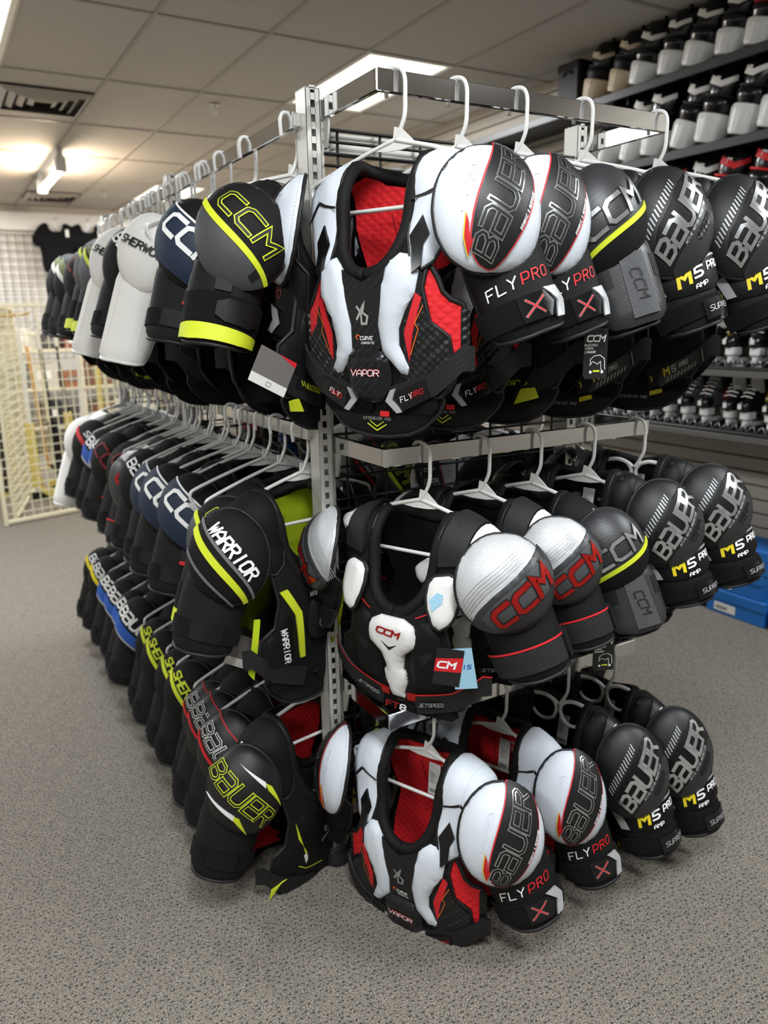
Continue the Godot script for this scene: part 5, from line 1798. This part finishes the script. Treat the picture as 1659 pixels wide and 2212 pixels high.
func ring2(o: Vector2, r: float, n: int) -> PackedVector2Array:
	var p := PackedVector2Array()
	for k in n + 1:
		p.append(o + Vector2(cos(TAU * k / n), sin(TAU * k / n)) * r)
	return p

# ---------------------------------------------------------------- hanging everything
var protos := {}
func band_pad(st: Dictionary, art: Dictionary) -> Node3D:
	band_style = art
	return make_pad("band", st)

func build_protos():
	mt("neoprene_smooth", "101011", 0.5)
	mt("stitch_dark", "39393b", 0.7)
	mt("stitch_light", "aeb4ba", 0.7)
	mt("dark_seam", "9a0f16", 0.8)
	mt("dark_red_metal", "b5231f", 0.25, 0.55)
	mt("sky_pale", "9cc9de", 0.6)
	make_base()
	var st_frost := {"cap": "white_shell", "yoke": "white_shell", "liner": "red_liner", "yaw": 0.78, "tilt": 0.26, "ra": 0.122, "rb": 0.15, "rn": 0.11, "pw": 2.5, "fwd": -0.05, "yoke_low": 0.035}
	protos.frost = make_pad("frost", st_frost)
	var tucked := {"yaw_r": -0.1, "cz_r": -0.02}
	protos.frost_in = make_pad("frost", st_frost.merged(tucked))
	protos.frost_tag = protos.frost.duplicate()
	care_label(protos.frost_tag, 0.0, -0.235, -0.05)
	protos.frost_tag_in = protos.frost_in.duplicate()
	care_label(protos.frost_tag_in, 0.0, -0.235, -0.05)
	protos.shadow = make_pad("shadow", {"cap": "neoprene_smooth", "yoke": "neoprene_smooth", "liner": "nylon", "yaw": 0.8, "tilt": 0.28, "ra": 0.128, "rb": 0.155, "rn": 0.112, "pw": 2.5, "arm": "neoprene", "yaw_r": -0.1, "cz_r": -0.02})
	protos.shadow_tag = protos.shadow.duplicate()
	care_label(protos.shadow_tag, 0.0, -0.225, -0.08)
	var st_jet := {"cap": "pearl", "yoke": "neoprene", "liner": "nylon", "yaw": 0.78, "tilt": 0.25, "ra": 0.125, "rb": 0.14, "rn": 0.112, "pw": 2.6, "belly": false}
	protos.jet = make_pad("jet", st_jet)
	protos.jet_in = make_pad("jet", st_jet.merged(tucked))
	protos.tack = make_pad("tack", {"cap": "gunmetal", "yoke": "neoprene", "liner": "nylon", "yaw": 0.75, "tilt": 0.25, "ra": 0.12, "rb": 0.14, "rn": 0.112, "yaw_r": -0.1, "cz_r": -0.02})
	protos.slate = make_pad("slate", {"cap": "neoprene", "liner": "nylon", "yaw": 0.75, "tilt": 0.25, "ra": 0.118, "rb": 0.14, "rn": 0.105})
	protos.slate_tag = protos.slate.duplicate()
	slate_tag(protos.slate_tag)
	var side := {"yaw": 0.75, "tilt": 0.25, "ra": 0.116, "rb": 0.142, "rn": 0.105}
	protos.navy = band_pad(side, {"bands": [[-0.1, 0.036, "navy", "navy_band"], [0.036, 0.042, "white_print", "white_line"]], "word": "CCM", "wy": -0.002, "ink": "white_print", "size": 0.05, "stroke": 0.0125, "aspect": 0.95, "red_tab": true, "ang": 0.8})
	var white := side.merged({"cap": "white_cloth", "cap_bind": "white_vinyl", "arm": "white_cloth", "arm_bind": "white_vinyl", "yoke": "white_cloth", "alen": 0.26})
	protos.white_word = band_pad(white, {"word": "SHERWOOD", "ink": "black_print", "size": 0.02, "stroke": 0.0045, "wy": 0.0, "white_arm": true, "ang": 0.5})
	protos.white = band_pad(white, {"white_arm": true})
	protos.black_word = band_pad(side, {"word": "BaUeR", "ink": "white_print", "size": 0.036, "stroke": 0.007, "wy": 0.02, "red_tab": true})
	protos.black = band_pad(side, {"red_tab": true})
	protos.warrior = band_pad(side.merged({"liner": "lime_liner", "yaw": 0.8}, true), {"bands": [[-0.04, -0.022, "lime", "lime_stripe"], [-0.006, 0.002, "grey_print", "grey_line"], [-0.085, -0.078, "grey_print", "grey_line"]], "word": "WARRIOR", "wy": 0.022, "ink": "white_print", "size": 0.03, "stroke": 0.0062, "aspect": 0.62, "front_kind": "warrior", "ang": 0.9})
	protos.limedart = band_pad(side.merged({"liner": "red_liner", "yaw": 0.75, "cap": "neoprene_smooth"}, true), {"word": "BaUeR", "ink": "lime", "fill": "black_print", "size": 0.05, "stroke": 0.0095, "aspect": 0.72, "wy": 0.0, "front_kind": "lime_dart", "ang": 0.75, "darts": [[[[-0.12, 0.05], [-0.05, 0.056], [-0.03, 0.066], [-0.05, 0.07]], "lime"], [[[-0.04, 0.056], [0.06, 0.06], [-0.03, 0.068]], "white_print"], [[[-0.1, -0.085], [-0.04, -0.05], [-0.02, -0.056], [-0.03, -0.065]], "lime"], [[[-0.025, -0.052], [0.08, -0.072], [-0.03, -0.066]], "white_print"]]})
	protos.redline = band_pad(side.merged({"liner": "red_liner", "cap": "neoprene_smooth"}, true), {"word": "BaUeR", "ink": "white_print", "fill": "black_print", "size": 0.044, "stroke": 0.0085, "wy": 0.0, "bands": [[-0.05, -0.042, "red_plain", "red_stripe"], [0.056, 0.06, "red_plain", "red_line"]], "ang": 0.85})
	protos.limeword = band_pad(side, {"word": "SHERWOOD", "ink": "lime", "size": 0.028, "stroke": 0.006, "aspect": 0.72, "wy": 0.012, "bands": [[-0.026, -0.012, "lime", "lime_stripe"]], "ang": 0.95})
	protos.blueword = band_pad(side, {"word": "BaUeR", "ink": "white_print", "size": 0.042, "stroke": 0.009, "wy": 0.014, "bands": [[-0.07, -0.024, "blue", "blue_band"], [-0.08, -0.07, "silver_cloth", "grey_band"]], "ang": 0.7})
	protos.redoutline = band_pad(side, {"word": "CCM", "ink": "red_plain", "fill": "black_print", "size": 0.05, "stroke": 0.0085, "aspect": 0.9, "wy": 0.0, "red_tab": true})
	protos.olive = band_pad(side, {"bands": [[-0.01, 0.03, "olive", "olive_band"], [-0.03, -0.01, "white_cloth", "white_band"]]})
	protos.redbar = band_pad(side, {"bands": [[-0.02, 0.0, "red_plain", "red_bar"]], "word": "SHER", "ink": "white_print", "size": 0.025, "stroke": 0.006, "wy": 0.03})
	protos.yellowmark = band_pad(side, {"bands": [[-0.03, -0.012, "yellow", "yellow_bar"]], "word": "BaUeR", "ink": "white_print", "size": 0.038, "stroke": 0.007, "wy": 0.02})

const LOOKS := {
	"frost": "white pads with black cap bands", "frost_tag": "white pads with red liner",
	"shadow": "all-black pads with silver lettering", "shadow_tag": "all-black labelled pads, silver lettering",
	"jet": "pearl and graphite pads, red lettering", "tack": "graphite lime-striped pads with hang card",
	"slate": "grey lime-striped pads", "slate_tag": "grey lime-striped pads with price tag",
	"navy": "black pads with navy band", "white_word": "white pads with black word", "white": "plain white pads",
	"black_word": "black pads with white lettering", "black": "plain black pads", "warrior": "black pads with lime liner",
	"limedart": "black pads with lime darts", "redline": "black pads with red stripes", "limeword": "black pads with lime word",
	"blueword": "black pads with blue band", "redoutline": "black pads with red outline letters", "olive": "black pads with olive band",
	"redbar": "black pads with red bar", "yellowmark": "black pads with yellow bar"}
const ORD := ["first", "second", "third", "fourth", "fifth", "sixth", "seventh", "eighth", "ninth", "tenth", "eleventh", "twelfth", "thirteenth", "fourteenth", "fifteenth", "sixteenth", "seventeenth", "eighteenth", "nineteenth", "twentieth"]
var counts := {}
func nth(key: String) -> String:
	counts[key] = counts.get(key, -1) + 1
	return ORD[mini(counts[key], 19)]

func hang(kind: String, where: String, tf: Transform3D, hanger_kind := 0, seat := 0.0, squeeze := Transform3D.IDENTITY):
	if hanger_kind >= 0:
		var hsrc := hanger_a if hanger_kind == 0 else hanger_b
		var hw := "white tube hanger" if hanger_kind == 0 else "white two-hook hanger"
		copy_of(hsrc, "clothes_hanger", "%s, %s from the near post on the %s" % [hw, nth("hanger" + where), where], tf, "hangers on the " + where)
	if kind != "":
		copy_of(protos[kind], "shoulder_pads", "%s, %s from the near post, %s" % [LOOKS[kind.trim_suffix("_in")], nth("pads" + where), where], tf * at3(0, seat, 0) * squeeze, "shoulder pads on the " + where)

func build_hangers_and_pads():
	make_hangers()
	build_protos()
	# end rails: pads face -x, wearer's left towards the viewer
	var face := Basis(Vector3(0, 0, 1), Vector3.UP, Vector3(-1, 0, 0))
	var rows := [["top end rail", TOP_Y, [[0.071, "frost", 0, 0.42], [0.233, "frost_in", 0, 0.4], [0.407, "tack", 0, 0.34], [0.614, "shadow", 0, 0.4], [0.881, "shadow", 0, 0.36]]],
		["middle end rail", MID_Y, [[0.13, "jet", 0, 0.42], [0.311, "jet_in", 0, 0.38], [0.483, "tack", 0, 0.34], [0.674, "shadow_tag", 0, 0.4], [0.873, "shadow_tag", 1, 0.36]]],
		["lowest end rail", LOW_Y, [[0.139, "frost_tag", 0, 0.42], [0.383, "frost_tag_in", 0, 0.38], [0.614, "shadow_tag", 1, 0.38], [0.805, "shadow_tag", 1, 0.36]]]]
	for r in rows:
		for e in r[2]:
			var tf := Transform3D(Basis(Vector3.UP, e[3]) * face, Vector3(e[0], r[1], END_Z))
			var first: bool = e == r[2][0]
			var squeeze := Transform3D(Basis.IDENTITY.scaled(Vector3(1.07 if first else 1.0, (0.92 if first else 0.87) if r[1] == MID_Y else 1.0, 1.0 if first else 0.78)), Vector3(0, 0, 0.0 if first else -0.01))
			hang(e[1], r[0], tf, e[2], 0.032 if r[1] == LOW_Y else (-0.022 + (0.035 if r[1] == MID_Y and e[0] > 0.6 else 0.0) + (0.02 if r[1] == MID_Y and e[0] > 0.8 else 0.0)), squeeze)
	# left side rails: pads face the viewer (+z), swung a little outwards
	var side := [["top side rail", SIDE_TOP, [[-0.085, "slate_tag", 0.42], [-0.37, "navy", 0.3], [-0.74, "white_word", 0.28], [-0.95, "black_word", 0.2], [-1.17, "white_word", 0.3], [-1.38, "slate", 0.2], [-1.52, "slate", 0.3], [-1.74, "redoutline", 0.2], [-1.9, "redoutline", 0.28], [-2.1, "olive", 0.2], [-2.24, "olive", 0.3], [-2.4, "black", 0.22]]],
		["middle side rail", SIDE_MID, [[-0.1, "warrior", 0.3], [-0.26, "slate_tag", 0.3], [-0.56, "navy", 0.32], [-0.76, "navy", 0.2], [-0.92, "navy", 0.26], [-1.08, "black_word", 0.2], [-1.2, "jet", 0.12], [-1.38, "redoutline", 0.32], [-1.54, "redoutline", 0.22], [-1.72, "blueword", 0.2], [-1.9, "blueword", 0.32], [-2.08, "redbar", 0.2], [-2.22, "redbar", 0.3], [-2.4, "white", 0.3]]],
		["lowest side rail", SIDE_LOW, [[-0.11, "limedart", 0.3], [-0.3, "redline", 0.22], [-0.42, "redline", 0.26], [-0.54, "redline", 0.3], [-0.72, "limeword", 0.2], [-0.88, "limeword", 0.3], [-1.04, "limeword", 0.2], [-1.22, "limeword", 0.3], [-1.4, "blueword", 0.2], [-1.56, "blueword", 0.3], [-1.74, "blueword", 0.2], [-1.92, "blueword", 0.28], [-2.1, "yellowmark", 0.2], [-2.28, "yellowmark", 0.3]]]]
	for r in side:
		for e in r[2]:
			var tf := Transform3D(Basis(Vector3.UP, e[2] + rng.randf_range(-0.05, 0.05)) * Basis(Vector3(0, 0, 1), rng.randf_range(-0.04, 0.04)), Vector3(-0.075 if e[1] in ["warrior", "limedart"] else -0.03, r[1] - rng.randf_range(0.0, 0.02), e[0]))
			hang(e[1], r[0], tf, -1)
			copy_of(hanger_a, "clothes_hanger", "white tube hanger, %s from the near post on the %s" % [nth("hanger" + r[0]), r[0]], Transform3D(Basis(Vector3.UP, e[2] * 0.6), Vector3(-0.03, r[1], e[0])), "hangers on the " + r[0])
	# spare hangers squeezed in between on the left rails
	for r in [["top side rail", SIDE_TOP, 9], ["middle side rail", SIDE_MID, 13]]:
		for k in r[2]:
			var z: float = -0.36 - k * (1.95 / r[2]) + rng.randf_range(-0.02, 0.02)
			copy_of(hanger_a, "clothes_hanger", "spare white hanger, %s one squeezed between pads on the %s" % [nth("spare" + r[0]), r[0]], Transform3D(Basis(Vector3.UP, rng.randf_range(0.0, 0.25)), Vector3(-0.03, r[1], z)), "spare hangers on the " + r[0])
	# right side rails, seen through the end grid; pads face away
	var right := [["far-side top rail", SIDE_TOP, ["black", "navy", "slate", "black", "white", "black_word", "black"], 0.32], ["far-side middle rail", SIDE_MID, ["black", "frost", "slate", "redline", "white", "limedart", "blueword", "black", "jet"], 0.25], ["far-side lowest rail", SIDE_LOW, ["black", "limedart", "black", "redline", "navy", "limeword", "black"], 0.32]]
	for r in right:
		for k in r[2].size():
			hang(r[2][k], r[0], Transform3D(Basis(Vector3.UP, -0.1 - 0.05 * (k % 3)), Vector3(RACK_W + 0.03, r[1], -0.2 - k * r[3])), 0)
	for k in protos:
		protos[k].free()
	hanger_a.free()
	hanger_b.free()

func build_small():
	# dropped bits on the carpet
	var t := thing("carpet_lint", "small black scrap of lint on the carpet in front of the rack", "lint", at3(-0.47, 0.001, 0.98))
	var mb := MB.new()
	sheet(mb, soften(pv([[-0.02, 0.0], [-0.008, 0.008], [0.004, 0.004], [0.018, 0.006], [0.012, -0.008], [-0.004, -0.005]]), 1), floor_map(), 0.0, 0.003, 0.01, 0.004)
	part(t, "scrap", mb.done(), M["velcro"])
	var t2 := thing("carpet_thread", "thin dark thread lying on the carpet by the aisle", "thread", at3(-0.72, 0.003, 0.9))
	part(t2, "strand", tube_mesh(smooth_path([Vector3(-0.015, 0, 0.01), Vector3(0, 0, 0), Vector3(0.006, 0.001, -0.008), Vector3(0.02, 0, -0.004)], 5), 0.0008, 5), M["velcro"])
func floor_map() -> FrameMap:
	var f := FrameMap.new()
	f.tf = Transform3D(Basis(Vector3.RIGHT, Vector3(0, 0, -1), Vector3.UP), Vector3.ZERO)
	return f
